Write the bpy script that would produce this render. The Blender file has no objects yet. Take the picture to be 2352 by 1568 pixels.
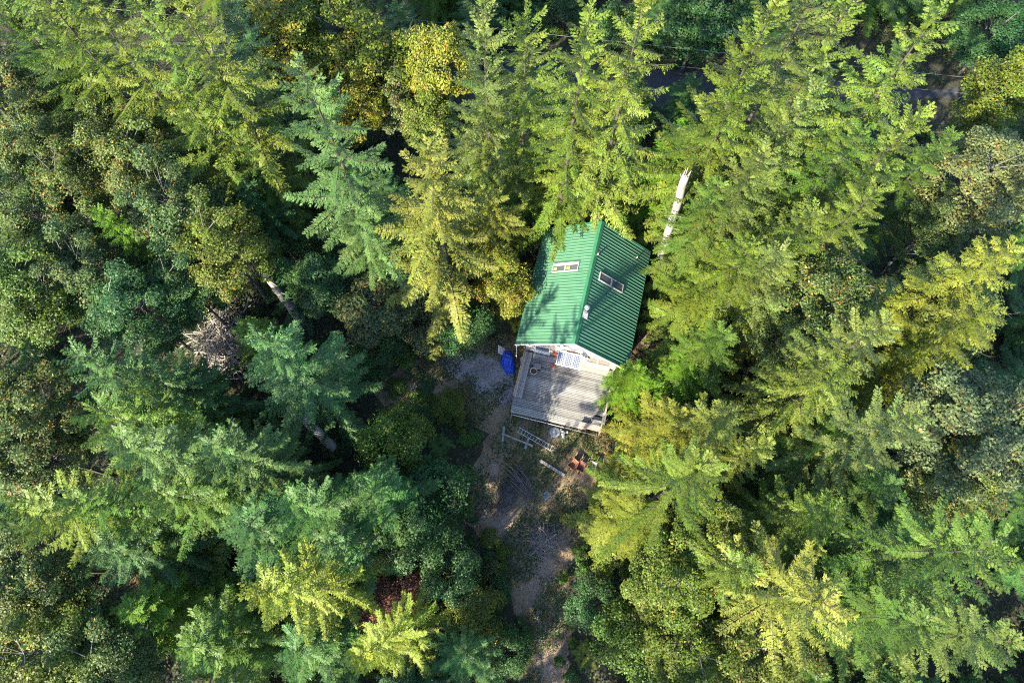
import bpy, math, random
import numpy as np
from mathutils import Vector, Matrix

# ------------------------------------------------------------------ camera, sky, sun, exposure
scene = bpy.context.scene
COL = scene.collection
CAM_H, FPX, PW, PH = 60.0, 1568.0, 2352.0, 1568.0      # drone height, focal length in picture units
TILT = math.atan(541 / FPX)
cam_d = bpy.data.cameras.new('camera'); cam = bpy.data.objects.new('camera', cam_d); COL.objects.link(cam)
cam.location = (0, 0, CAM_H); cam.rotation_euler = (TILT, 0, 0)
cam_d.sensor_fit = 'HORIZONTAL'; cam_d.sensor_width = 36.0; cam_d.lens = 36.0 * FPX / PW
cam_d.clip_start = 0.5; cam_d.clip_end = 1500
scene.camera = cam

SUN_EL = math.radians(28); SUN_AZ = math.radians(221)   # azimuth clockwise from +Y: sun at lower left of the picture
world = bpy.data.worlds.new('World'); scene.world = world; world.use_nodes = True
wn = world.node_tree.nodes; wl = world.node_tree.links
sky = wn.new('ShaderNodeTexSky'); sky.sky_type = 'NISHITA'; sky.sun_disc = False
sky.sun_elevation = SUN_EL; sky.sun_rotation = SUN_AZ; sky.air_density = 1.0; sky.dust_density = 0.6; sky.ozone_density = 3.0
wn['Background'].inputs['Strength'].default_value = 0.135
wl.new(sky.outputs['Color'], wn['Background'].inputs['Color'])
sun_d = bpy.data.lights.new('sun', 'SUN'); sun_d.energy = 5.0; sun_d.angle = math.radians(0.5); sun_d.color = (1.0, 0.92, 0.72)
sun = bpy.data.objects.new('sun', sun_d); COL.objects.link(sun)
S = Vector((math.cos(SUN_EL) * math.sin(SUN_AZ), math.cos(SUN_EL) * math.cos(SUN_AZ), math.sin(SUN_EL)))
sun.rotation_euler = S.to_track_quat('Z', 'Y').to_euler(); sun.location = (-40, -40, 90)
vs = scene.view_settings
vs.view_transform = 'Standard'; vs.look = 'None'; vs.gamma = 1.0; vs.use_curve_mapping = False; vs.exposure = 2.12
scene.cycles.filter_width = 1.1; scene.cycles.use_denoising = False
scene.cycles.max_bounces = 6; scene.cycles.diffuse_bounces = 3; scene.cycles.transmission_bounces = 4; scene.cycles.transparent_max_bounces = 4

# ------------------------------------------------------------------ helpers
RNG = np.random.default_rng(11)
rnd = random.Random(5)
def at(px, py, z=0.0):
    """point of the place at height z that the drone sees at picture position (px, py)"""
    u = px - PW / 2; v = PH / 2 - py; c, s = math.cos(TILT), math.sin(TILT)
    d = (u, v * c + FPX * s, v * s - FPX * c); t = (z - CAM_H) / d[2]
    return Vector((d[0] * t, d[1] * t, z))
def tag(o, label=None, cat=None, group=None, kind=None):
    if label: o['label'] = label
    if cat: o['category'] = cat
    if group: o['group'] = group
    if kind: o['kind'] = kind
    return o
def empty(name, loc=(0, 0, 0), rz=0.0, parent=None):
    o = bpy.data.objects.new(name, None); COL.objects.link(o)
    o.location = loc; o.rotation_euler = (0, 0, rz); o.empty_display_size = 0.2
    if parent: o.parent = parent
    return o
def link(name, me, parent=None, loc=(0, 0, 0), rot=(0, 0, 0), scale=None):
    o = bpy.data.objects.new(name, me); COL.objects.link(o); o.location = loc; o.rotation_euler = rot
    if scale is not None: o.scale = scale
    if parent: o.parent = parent
    return o
def mesh_np(name, V, F, mat, smooth=False):
    """V (n,3), F (m,k) arrays -> mesh, fast"""
    me = bpy.data.meshes.new(name); V = np.asarray(V, np.float32); F = np.asarray(F, np.int32); k = F.shape[1]
    me.vertices.add(len(V)); me.vertices.foreach_set('co', V.ravel())
    me.loops.add(F.size); me.loops.foreach_set('vertex_index', F.ravel())
    me.polygons.add(len(F)); me.polygons.foreach_set('loop_start', np.arange(0, F.size, k, dtype=np.int32))
    if smooth: me.polygons.foreach_set('use_smooth', np.ones(len(F), bool))
    me.update(calc_edges=True); me.materials.append(mat)
    return me
class MB:
    def __init__(self): self.v = []; self.f = []
    def add(self, vs_, fs):
        n = len(self.v); self.v += [tuple(p) for p in vs_]; self.f += [tuple(i + n for i in f) for f in fs]; return self
    def box(self, c, size, rot=None, ch=0.0):
        x, y, z = (s / 2 for s in size); c = Vector(c)
        if ch:      # chamfered long box: octagon in the two smaller axes would be heavy; bevel top edges only
            P = [(-x, -y, -z), (x, -y, -z), (x, y, -z), (-x, y, -z), (-x, -y, z - ch), (x, -y, z - ch), (x, y, z - ch), (-x, y, z - ch),
                 (-x + ch, -y + ch, z), (x - ch, -y + ch, z), (x - ch, y - ch, z), (-x + ch, y - ch, z)]
            Fc = [(3, 2, 1, 0), (0, 1, 5, 4), (1, 2, 6, 5), (2, 3, 7, 6), (3, 0, 4, 7), (4, 5, 9, 8), (5, 6, 10, 9), (6, 7, 11, 10), (7, 4, 8, 11), (8, 9, 10, 11)]
        else:
            P = [(-x, -y, -z), (x, -y, -z), (x, y, -z), (-x, y, -z), (-x, -y, z), (x, -y, z), (x, y, z), (-x, y, z)]
            Fc = [(3, 2, 1, 0), (0, 1, 5, 4), (1, 2, 6, 5), (2, 3, 7, 6), (3, 0, 4, 7), (4, 5, 6, 7)]
        P = [Vector(p) for p in P]
        if rot is not None: P = [rot @ p for p in P]
        return self.add([p + c for p in P], Fc)
    def beam(self, a, b, w, h, up=(0, 0, 1)):
        a, b = Vector(a), Vector(b); d = b - a; L = d.length; d.normalize(); up = Vector(up)
        s = d.cross(up)
        if s.length < 1e-4: s = d.cross(Vector((1, 0, 0)))
        s.normalize(); n = s.cross(d)
        return self.box((a + b) / 2, (L, w, h), Matrix((d, -s, n)).transposed())
    def tube(self, pts, radii, sides=6, cap=True):
        pts = [Vector(p) for p in pts]
        if not hasattr(radii, '__len__'): radii = [radii] * len(pts)
        n0 = len(self.v); ref = Vector((0.31, 0.27, 0.91))
        for i, p in enumerate(pts):
            t = (pts[min(i + 1, len(pts) - 1)] - pts[max(i - 1, 0)]).normalized()
            a = t.cross(ref)
            if a.length < 0.05: a = t.cross(Vector((1, 0, 0)))
            a.normalize(); b = t.cross(a)
            for k in range(sides):
                an = 2 * math.pi * k / sides
                self.v.append(tuple(p + (a * math.cos(an) + b * math.sin(an)) * radii[i]))
        for i in range(len(pts) - 1):
            for k in range(sides):
                k2 = (k + 1) % sides
                self.f.append((n0 + i * sides + k, n0 + i * sides + k2, n0 + (i + 1) * sides + k2, n0 + (i + 1) * sides + k))
        if cap:
            self.f.append(tuple(n0 + k for k in reversed(range(sides)))); m = n0 + (len(pts) - 1) * sides
            self.f.append(tuple(m + k for k in range(sides)))
        return self
    def lathe(self, prof, c=(0, 0, 0), sides=20, closed=True):
        n0 = len(self.v)
        for r, z in prof:
            for k in range(sides):
                an = 2 * math.pi * k / sides; self.v.append((c[0] + r * math.cos(an), c[1] + r * math.sin(an), c[2] + z))
        for i in range(len(prof) - 1):
            for k in range(sides):
                k2 = (k + 1) % sides
                self.f.append((n0 + i * sides + k, n0 + i * sides + k2, n0 + (i + 1) * sides + k2, n0 + (i + 1) * sides + k))
        if closed:
            self.f.append(tuple(n0 + k for k in reversed(range(sides)))); m = n0 + (len(prof) - 1) * sides
            self.f.append(tuple(m + k for k in range(sides)))
        return self
    def mesh(self, name, mat, smooth=False):
        me = bpy.data.meshes.new(name); me.from_pydata(self.v, [], self.f); me.update(); me.materials.append(mat)
        if smooth: me.polygons.foreach_set('use_smooth', [True] * len(me.polygons))
        return me
    def build(self, name, mat, parent=None, smooth=False, loc=(0, 0, 0), rot=(0, 0, 0)):
        return link(name, self.mesh(name, mat, smooth), parent, loc, rot)

# ------------------------------------------------------------------ materials
def mat(name, col, rough=0.7, metal=0.0, var=0.25, scale=6.0, col2=None, bump=0.0, bscale=None, stretch=(1, 1, 1), spec=0.5, coords='Object', island=0.0, bdist=0.02, grain=6):
    m = bpy.data.materials.new(name); m.use_nodes = True; nt = m.node_tree; N = nt.nodes; L = nt.links
    bs = N['Principled BSDF']; bs.inputs['Roughness'].default_value = rough; bs.inputs['Metallic'].default_value = metal
    bs.inputs['Specular IOR Level'].default_value = spec
    tc = N.new('ShaderNodeTexCoord'); mp = N.new('ShaderNodeMapping'); mp.inputs['Scale'].default_value = stretch
    L.new(tc.outputs[coords], mp.inputs['Vector'])
    nz = N.new('ShaderNodeTexNoise'); nz.inputs['Scale'].default_value = scale; nz.inputs['Detail'].default_value = grain; nz.inputs['Roughness'].default_value = 0.65 if grain < 8 else 0.78
    L.new(mp.outputs[0], nz.inputs['Vector'])
    ramp = N.new('ShaderNodeValToRGB'); ramp.color_ramp.elements[0].position = 0.3; ramp.color_ramp.elements[1].position = 0.7
    c2 = col2 or tuple(c * (1 + var) for c in col); c1 = col if col2 else tuple(c * (1 - var) for c in col)
    ramp.color_ramp.elements[0].color = (*c1, 1); ramp.color_ramp.elements[1].color = (*c2, 1)
    L.new(nz.outputs['Fac'], ramp.inputs['Fac'])
    out = ramp.outputs['Color']
    if island:
        oi = N.new('ShaderNodeObjectInfo'); mr = N.new('ShaderNodeMapRange'); mr.inputs['To Min'].default_value = 1 - island; mr.inputs['To Max'].default_value = 1 + island
        L.new(oi.outputs['Random'], mr.inputs['Value']); hs = N.new('ShaderNodeHueSaturation'); L.new(out, hs.inputs['Color']); L.new(mr.outputs[0], hs.inputs['Value']); out = hs.outputs['Color']
    L.new(out, bs.inputs['Base Color'])
    if bump:
        b = N.new('ShaderNodeBump'); b.inputs['Strength'].default_value = bump; b.inputs['Distance'].default_value = bdist
        if bscale:
            n2 = N.new('ShaderNodeTexNoise'); n2.inputs['Scale'].default_value = bscale; n2.inputs['Detail'].default_value = 4; L.new(mp.outputs[0], n2.inputs['Vector']); L.new(n2.outputs['Fac'], b.inputs['Height'])
        else: L.new(nz.outputs['Fac'], b.inputs['Height'])
        L.new(b.outputs['Normal'], bs.inputs['Normal'])
    return m

def foliage_mat(name, accent, var=0.35, trans=0.30, gloss=0.35, rough=0.5):
    """leaf colour is the tree's own (object colour); every leaf varies a little; alpha = share of turned leaves"""
    m = bpy.data.materials.new(name); m.use_nodes = True; nt = m.node_tree; N = nt.nodes; L = nt.links
    bs = N['Principled BSDF']; bs.inputs['Roughness'].default_value = rough; bs.inputs['Specular IOR Level'].default_value = gloss
    oi = N.new('ShaderNodeObjectInfo'); ge = N.new('ShaderNodeNewGeometry')
    lt = N.new('ShaderNodeMath'); lt.operation = 'LESS_THAN'; L.new(ge.outputs['Random Per Island'], lt.inputs[0])
    # clusters of turned leaves: island random is mixed with a soft noise
    tc = N.new('ShaderNodeTexCoord'); nz = N.new('ShaderNodeTexNoise'); nz.inputs['Scale'].default_value = 0.55; nz.inputs['Detail'].default_value = 3
    L.new(tc.outputs['Object'], nz.inputs['Vector'])
    mr = N.new('ShaderNodeMapRange'); mr.inputs['From Min'].default_value = 0.25; mr.inputs['From Max'].default_value = 0.75; mr.inputs['To Min'].default_value = 0.6; mr.inputs['To Max'].default_value = 1.45
    L.new(nz.outputs['Fac'], mr.inputs['Value'])
    n2 = N.new('ShaderNodeTexNoise'); n2.inputs['Scale'].default_value = 0.8; n2.inputs['Detail'].default_value = 2; L.new(tc.outputs['Object'], n2.inputs['Vector'])
    m2 = N.new('ShaderNodeMapRange'); m2.inputs['From Min'].default_value = 0.5; m2.inputs['From Max'].default_value = 0.68; m2.inputs['To Min'].default_value = 0.15; m2.inputs['To Max'].default_value = 4.0; L.new(n2.outputs['Fac'], m2.inputs['Value'])
    am = N.new('ShaderNodeMath'); am.operation = 'MULTIPLY'; L.new(m2.outputs[0], am.inputs[0]); L.new(oi.outputs['Alpha'], am.inputs[1]); L.new(am.outputs[0], lt.inputs[1])
    wh = N.new('ShaderNodeTexWhiteNoise'); wh.noise_dimensions = '1D'; L.new(ge.outputs['Random Per Island'], wh.inputs['W'])
    mv = N.new('ShaderNodeMapRange'); mv.inputs['To Min'].default_value = 1 - var; mv.inputs['To Max'].default_value = 1 + var; L.new(wh.outputs['Value'], mv.inputs['Value'])
    mul = N.new('ShaderNodeMath'); mul.operation = 'MULTIPLY'; L.new(mv.outputs[0], mul.inputs[0]); L.new(mr.outputs[0], mul.inputs[1])
    sep = N.new('ShaderNodeSeparateColor'); L.new(wh.outputs['Color'], sep.inputs['Color'])
    hu = N.new('ShaderNodeMapRange'); hu.inputs['To Min'].default_value = 0.475; hu.inputs['To Max'].default_value = 0.525; L.new(sep.outputs['Green'], hu.inputs['Value'])
    mx = N.new('ShaderNodeMix'); mx.data_type = 'RGBA'; L.new(lt.outputs[0], mx.inputs['Factor']); L.new(oi.outputs['Color'], mx.inputs['A']); mx.inputs['B'].default_value = (*accent, 1)
    n3 = N.new('ShaderNodeTexNoise'); n3.inputs['Scale'].default_value = 0.3; n3.inputs['Detail'].default_value = 3; L.new(ge.outputs['Position'], n3.inputs['Vector'])
    h3 = N.new('ShaderNodeMath'); h3.operation = 'MULTIPLY_ADD'; L.new(n3.outputs['Fac'], h3.inputs[0]); h3.inputs[1].default_value = 0.10; h3.inputs[2].default_value = -0.05
    ha = N.new('ShaderNodeMath'); ha.operation = 'ADD'; L.new(hu.outputs[0], ha.inputs[0]); L.new(h3.outputs[0], ha.inputs[1])
    hs = N.new('ShaderNodeHueSaturation'); L.new(mx.outputs['Result'], hs.inputs['Color']); L.new(mul.outputs[0], hs.inputs['Value']); L.new(ha.outputs[0], hs.inputs['Hue'])
    L.new(hs.outputs['Color'], bs.inputs['Base Color'])
    tr = N.new('ShaderNodeBsdfTranslucent'); L.new(hs.outputs['Color'], tr.inputs['Color'])
    ms = N.new('ShaderNodeMixShader'); ms.inputs['Fac'].default_value = trans
    L.new(bs.outputs[0], ms.inputs[1]); L.new(tr.outputs[0], ms.inputs[2]); L.new(ms.outputs[0], N['Material Output'].inputs['Surface'])
    return m

M = {}
M['needle'] = foliage_mat('needles', (0.16, 0.075, 0.03), var=0.2, trans=0.12, gloss=0.2)
M['leaf'] = foliage_mat('leaves', (0.30, 0.17, 0.03), var=0.4, trans=0.30, gloss=0.25, rough=0.5)
M['bark'] = mat('bark', (0.050, 0.040, 0.032), 0.9, var=0.4, scale=9, stretch=(1, 1, 0.2), bump=0.8)
M['alder_bark'] = mat('pale_bark', (0.10, 0.095, 0.085), 0.9, var=0.35, scale=5, stretch=(1, 1, 0.6), bump=0.4)
M['dead_wood'] = mat('dead_grey_wood', (0.28, 0.25, 0.225), 0.85, var=0.35, scale=7, stretch=(1, 1, 0.2), bump=0.5)
M['snag'] = mat('bleached_wood', (0.22, 0.20, 0.18), 0.85, var=0.5, scale=4, stretch=(2, 2, 0.25), bump=0.9, grain=12)
M['pale_log'] = mat('pale_log', (0.40, 0.36, 0.31), 0.9, var=0.3, scale=5, bump=0.5)
M['grey_brush'] = mat('grey_brush', (0.27, 0.225, 0.20), 0.9, var=0.45, scale=4)
M['dark_log'] = mat('dark_log', (0.13, 0.11, 0.10), 0.9, var=0.5, scale=6, stretch=(1, 1, 0.2), bump=0.5)
M['red_twig'] = mat('red_brown_twigs', (0.17, 0.065, 0.04), 0.85, var=0.4, scale=3)
M['tan_twig'] = mat('straw_twigs', (0.33, 0.21, 0.10), 0.85, var=0.4, scale=3)
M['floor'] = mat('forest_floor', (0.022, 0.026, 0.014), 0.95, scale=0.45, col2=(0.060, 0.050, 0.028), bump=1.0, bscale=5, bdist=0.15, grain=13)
M['gravel'] = mat('gravel', (0.18, 0.16, 0.165), 0.95, scale=1.2, col2=(0.34, 0.29, 0.28), bump=1.0, bscale=22, bdist=0.05, grain=13)
M['dirt'] = mat('worn_dirt', (0.15, 0.105, 0.075), 0.95, scale=0.9, col2=(0.33, 0.235, 0.18), bump=1.0, bscale=14, bdist=0.05, grain=13)
M['yard'] = mat('dry_yard', (0.13, 0.097, 0.055), 0.95, scale=0.8, col2=(0.30, 0.21, 0.13), bump=1.0, bscale=12, bdist=0.06, grain=13)
M['road'] = mat('asphalt', (0.045, 0.047, 0.052), 0.9, var=0.25, scale=3, bump=0.4, bscale=60)
M['grass'] = foliage_mat('grass', (0.20, 0.14, 0.06), trans=0.2, gloss=0.2)
M['roof'] = mat('green_metal', (0.038, 0.135, 0.072), 0.5, scale=0.9, col2=(0.080, 0.190, 0.110), spec=0.6, stretch=(0.35, 1.5, 0.35), grain=12, coords='Object', island=0.06)
M['trim_green'] = mat('green_trim', (0.03, 0.14, 0.068), 0.45, var=0.15, scale=2)
M['white'] = mat('white_paint', (0.72, 0.68, 0.62), 0.6, var=0.08, scale=3)
M['siding'] = mat('pale_siding', (0.50, 0.40, 0.34), 0.75, var=0.12, scale=2, stretch=(1, 1, 6))
M['cedar_trim'] = mat('brown_trim', (0.20, 0.11, 0.065), 0.75, var=0.25, scale=5)
M['plank'] = mat('weathered_plank', (0.22, 0.215, 0.205), 0.85, scale=5, var=0.28, stretch=(0.25, 4, 1), bump=0.3, island=0.32)
M['bench'] = mat('bench_board', (0.33, 0.27, 0.225), 0.85, scale=5, var=0.2, stretch=(3, 0.3, 1), bump=0.3, island=0.18)
M['timber'] = mat('grey_timber', (0.24, 0.23, 0.21), 0.85, scale=7, var=0.4, stretch=(1, 1, 1), bump=0.5)
M['black'] = mat('dark_metal', (0.03, 0.03, 0.033), 0.5, metal=0.4)
M['steel'] = mat('galvanised_steel', (0.50, 0.50, 0.50), 0.35, metal=0.8, var=0.15, scale=8)
M['alu'] = mat('aluminium', (0.62, 0.63, 0.63), 0.4, metal=0.5, var=0.12, scale=5)
M['glass'] = mat('dark_glass', (0.05, 0.055, 0.06), 0.06, var=0.2, spec=0.8)
M['sky_glass'] = mat('skylight_glass', (0.07, 0.08, 0.08), 0.15, var=0.2, spec=0.3)
M['pine'] = mat('pine_lining', (0.42, 0.28, 0.10), 0.6, var=0.2, scale=4)
M['cell'] = mat('solar_cell', (0.035, 0.045, 0.10), 0.3, var=0.2, scale=8, spec=0.4)
M['tarp'] = mat('blue_tarp', (0.010, 0.060, 0.42), 0.42, var=0.25, scale=3, bump=0.6, bscale=5, bdist=0.06)
M['concrete'] = mat('concrete', (0.30, 0.30, 0.285), 0.9, var=0.22, scale=6, bump=0.3, bscale=30)
M['stone'] = mat('stone', (0.27, 0.265, 0.26), 0.9, var=0.35, scale=5, bump=0.4, bscale=18, island=0.3)
M['rust_orange'] = mat('rusty_orange_paint', (0.20, 0.065, 0.028), 0.75, scale=6, col2=(0.12, 0.05, 0.03))
M['rust_red'] = mat('worn_red_paint', (0.13, 0.035, 0.027), 0.7, scale=6, col2=(0.085, 0.035, 0.028))
M['grey_tub'] = mat('grey_tub', (0.16, 0.155, 0.16), 0.7, var=0.25)
M['red'] = mat('red_paint', (0.20, 0.055, 0.04), 0.6, var=0.15)
M['rubber'] = mat('black_rubber', (0.02, 0.02, 0.02), 0.8)
M['handle'] = mat('wood_handle', (0.36, 0.25, 0.13), 0.7, var=0.2)
M['chair'] = mat('blue_grey_plastic', (0.10, 0.155, 0.18), 0.5, var=0.1)
M['tan'] = mat('tan_ceramic', (0.42, 0.34, 0.25), 0.7, var=0.2)
M['soil'] = mat('soil', (0.05, 0.035, 0.025), 0.95, var=0.3, scale=15)
M['wire'] = mat('wire', (0.30, 0.30, 0.31), 0.5, metal=0.5)
M['blue_drum'] = mat('faded_blue_plastic', (0.16, 0.22, 0.27), 0.6, var=0.15)

# ------------------------------------------------------------------ ground, road, yard, paths
def gz(x, y):
    d = math.hypot((x - 3) / 1.3, y - 13)
    k = min(1.0, max(0.0, (d - 17) / 14.0)); k = k * k * (3 - 2 * k)
    if 40 < y < 57: k *= min(1, abs(y - 48.5) / 8.5)
    return k * (0.45 * math.sin(x * 0.17 + 1.3) * math.cos(y * 0.15) + 0.25 * math.sin(x * 0.39 + y * 0.31))
def grid(name, x0, x1, y0, y1, st, f, m):
    xs = np.arange(x0, x1 + st / 2, st); ys = np.arange(y0, y1 + st / 2, st)
    V = [(x, y, f(x, y)) for y in ys for x in xs]; w = len(xs)
    F = [(j * w + i, j * w + i + 1, (j + 1) * w + i + 1, (j + 1) * w + i) for j in range(len(ys) - 1) for i in range(w - 1)]
    return link(name, mesh_np(name, V, F, m, True))
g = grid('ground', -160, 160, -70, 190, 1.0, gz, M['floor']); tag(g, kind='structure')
def sheet(name, pts, m, z, jag=0.25, sub=6):
    """closed outline of picture points -> irregular ground patch"""
    P = [at(a, b, 0) for a, b in pts]; Q = []
    r = random.Random(len(pts) * 7 + int(z * 1e4))
    for i, p in enumerate(P):
        q = P[(i + 1) % len(P)]
        for k in range(sub):
            c = p.lerp(q, k / sub); Q.append((c.x + r.uniform(-jag, jag), c.y + r.uniform(-jag, jag), z))
    me = bpy.data.meshes.new(name); me.from_pydata(Q, [], [tuple(reversed(range(len(Q))))]); me.update(); me.materials.append(m)
    return tag(link(name, me), kind='structure')
sheet('yard', [(960, 805), (1100, 770), (1185, 770), (1250, 860), (1330, 900), (1460, 780), (1520, 600), (1520, 850), (1430, 900), (1400, 1010), (1380, 1130), (1360, 1260), (1300, 1310), (1330, 1568), (1190, 1590), (1195, 1430), (1150, 1280), (1070, 1200), (1080, 1090), (1120, 1000), (1040, 930), (900, 960), (850, 900)], M['yard'], 0.006)
sheet('gravel_pad', [(968, 806), (1040, 800), (1120, 815), (1180, 850), (1185, 930), (1130, 925), (1070, 880), (1010, 840)], M['gravel'], 0.012, 0.15)
sheet('path', [(1095, 1075), (1140, 1060), (1150, 1140), (1210, 1230), (1270, 1290), (1290, 1400), (1310, 1500), (1330, 1580), (1215, 1590), (1235, 1480), (1215, 1370), (1160, 1280), (1090, 1190)], M['dirt'], 0.012, 0.2)
road = MB()
A, B = Vector((-160, 62.0, 0.02)), Vector((160, 38.6, 0.02)); nd = Vector((-(B - A).y, (B - A).x, 0)).normalized()
for sg in range(60):
    a = A.lerp(B, sg / 60); b = A.lerp(B, (sg + 1) / 60)
    road.add([a - nd * 2.4, b - nd * 2.4, b + nd * 2.4, a + nd * 2.4], [(0, 1, 2, 3)])
tag(road.build('road', M['road']), kind='structure')

# ------------------------------------------------------------------ cabin
CX, CY, CA = 6.431, 23.477, -0.238
cabin = empty('cabin', (CX, CY, 0), CA)
tag(cabin, 'cabin with a green ribbed metal roof in the forest clearing', 'cabin')
HW, HL, ZE, ZR = 4.927, 5.75, 4.0, 7.55            # roof half width, half length, eave and ridge height
SL = (ZR - ZE) / HW; SLEN = math.hypot(HW, ZR - ZE)
def zroof(x): return ZR - abs(x) * SL
WX, WY, ZF = 4.1, 5.0, 1.2
def wall(name, y, x0, x1):
    mb = MB(); t = 0.08
    mb.add([(x0, y - t, 0), (x1, y - t, 0), (x1, y - t, zroof(x1) - 0.16), (0, y - t, ZR - 0.16), (x0, y - t, zroof(x0) - 0.16),
            (x0, y + t, 0), (x1, y + t, 0), (x1, y + t, zroof(x1) - 0.16), (0, y + t, ZR - 0.16), (x0, y + t, zroof(x0) - 0.16)],
           [(0, 1, 2, 3, 4), (9, 8, 7, 6, 5), (1, 6, 7, 2), (2, 7, 8, 3), (3, 8, 9, 4), (4, 9, 5, 0)])
    return mb.build(name, M['siding'], cabin)
wall('wall', -WY, -WX, WX); wall('wall', WY, -WX, WX)
for sx in (-1, 1):
    MB().box((sx * (WX - 0.08), 0, (zroof(WX) - 0.16) / 2), (0.16, 2 * WY - 0.18, zroof(WX) - 0.16)).build('wall', M['siding'], cabin)
# siding boards of the visible gable
zb = 0.3
while zb < 7.0:
    xm = min(WX, (ZR - 0.2 - (zb + 0.19)) / SL)
    if xm > 0.3: MB().box((0, -WY - 0.095, zb + 0.09), (2 * xm, 0.028, 0.17)).build('siding_board', M['siding'], cabin)
    zb += 0.19
roof = empty('roof', (0, 0, 0), 0, cabin)
# structural deck under the metal
for sx in (-1, 1):
    rot = Matrix.Rotation(sx * math.atan(SL), 3, 'Y')
    MB().box((sx * (HW - 0.06) / 2, 0, (ZR + zroof(HW - 0.06)) / 2 - 0.10), (math.hypot(HW - 0.06, (HW - 0.06) * SL), 2 * HL - 0.08, 0.10), rot).build('roof_deck', M['cedar_trim'], roof)
NS = 13; SW = 2 * HL / NS; RIB = SW / 3
def roof_sheet_mesh(sx):
    prof = []                                     # profile along y of one sheet: three ribs
    for k in range(3):
        y = k * RIB
        prof += [(y, 0), (y + RIB * 0.36, 0), (y + RIB * 0.44, 0.042), (y + RIB * 0.56, 0.042), (y + RIB * 0.64, 0)]
    prof.append((SW, 0))
    ct, st = math.cos(math.atan(SL)), math.sin(math.atan(SL)); mb = MB(); V = []
    for (y, h) in prof:
        for d in (0.0, SLEN): V.append((sx * (d * ct + h * st), y, -d * st + h * ct))
    F = [(2 * i, 2 * i + 1, 2 * i + 3, 2 * i + 2) for i in range(len(prof) - 1)]
    if sx < 0: F = [tuple(reversed(f)) for f in F]
    return MB().add(V, F).mesh('roof_sheet', M['roof'])
for sx in (-1, 1):
    me = roof_sheet_mesh(sx)
    for k in range(NS):
        link('roof_sheet', me, roof, (0, -HL + k * SW, ZR + (0.003 if k % 2 else 0)))
cap = MB()
for sx in (-1, 1):
    r = Matrix.Rotation(sx * math.atan(SL), 3, 'Y'); cap.box((sx * 0.11, 0, ZR + 0.055 - 0.11 * SL), (0.29, 2 * HL + 0.04, 0.012), r)
cap.build('ridge_cap', M['trim_green'], roof)
for sy in (-1, 1):
    for sx in (-1, 1):
        r = Matrix.Rotation(sx * math.atan(SL), 3, 'Y')
        MB().box((sx * HW / 2, sy * (HL + 0.02), (ZR + ZE) / 2 - 0.06), (SLEN + 0.05, 0.035, 0.22), r).build('fascia', M['white'] if sy < 0 else M['trim_green'], roof)
        MB().box((sx * HW / 2, sy * (HL - 0.02), (ZR + ZE) / 2 + 0.055), (SLEN + 0.03, 0.13, 0.02), r).build('gable_trim', M['trim_green'], roof)
for sx in (-1, 1):
    MB().box((sx * (HW + 0.02), 0, ZE - 0.07), (0.03, 2 * HL, 0.15)).build('fascia', M['trim_green'], roof)
# skylights
def skylight(sx, y0, y1, x0, x1, lining):
    for k in range(2):
        xa = x0 + (x1 - x0) * k / 2; xb = x0 + (x1 - x0) * (k + 1) / 2
        r = Matrix.Rotation(sx * math.atan(SL), 3, 'Y'); xm = sx * (xa + xb) / 2; L = (xb - xa) / math.cos(math.atan(SL)) - 0.01
        sk = empty('skylight', (xm, (y0 + y1) / 2, zroof(xm) + 0.07), 0, cabin); sk.rotation_euler = (0, sx * math.atan(SL), 0)
        fr = MB(); wy = y1 - y0
        for s in (-1, 1):
            fr.box((0, s * (wy / 2 - 0.035), 0), (L, 0.07, 0.14)); fr.box((s * (L / 2 - 0.035), 0, 0), (0.07, wy - 0.14, 0.14))
        fr.build('skylight_frame', M['concrete'], sk)
        MB().box((0, 0, 0.035), (L - 0.14, wy - 0.14, 0.012)).build('pane', M['sky_glass'], sk)
        if lining:
            MB().box((0, wy * 0.28, 0.055), (L - 0.16, wy * 0.22, 0.01)).build('blind', M['concrete'], sk)
            MB().box((-L * 0.26, -wy * 0.13, 0.0545), (L * 0.26, wy * 0.34, 0.01)).build('lining', M['pine'], sk)
skylight(-1, 1.06, 1.93, 1.08, 3.28, True); skylight(1, 0.52, 1.30, 0.80, 3.06, False)
# chimney and vent pipes
ch = empty('chimney', (0.34, -2.85, zroof(0.34)), 0, cabin)
MB().box((0.02, -0.1, 0.07), (0.5, 0.66, 0.03), Matrix.Rotation(math.atan(SL), 3, 'Y')).build('flashing', M['white'], ch)
MB().lathe([(0.26, -0.2), (0.24, 0.12), (0.15, 0.28)], sides=16).build('storm_collar', M['white'], ch, True)
MB().lathe([(0.125, 0.2), (0.125, 1.25)], sides=16).build('flue_pipe', M['steel'], ch, True)
MB().lathe([(0.13, 1.22), (0.21, 1.26), (0.21, 1.42), (0.06, 1.5)], sides=18).build('chimney_cap', M['white'], ch, True)
for (vx, vy) in ((0.28, 2.62), (3.76, 4.4)):
    v = empty('vent_pipe', (vx, vy, zroof(vx)), 0, cabin)
    MB().lathe([(0.05, -0.1), (0.05, 0.32)], sides=10).build('pipe', M['white'], v, True); MB().lathe([(0.13, -0.08), (0.1, 0.05), (0.06, 0.09)], sides=12).build('boot', M['rubber'], v, True)
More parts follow.
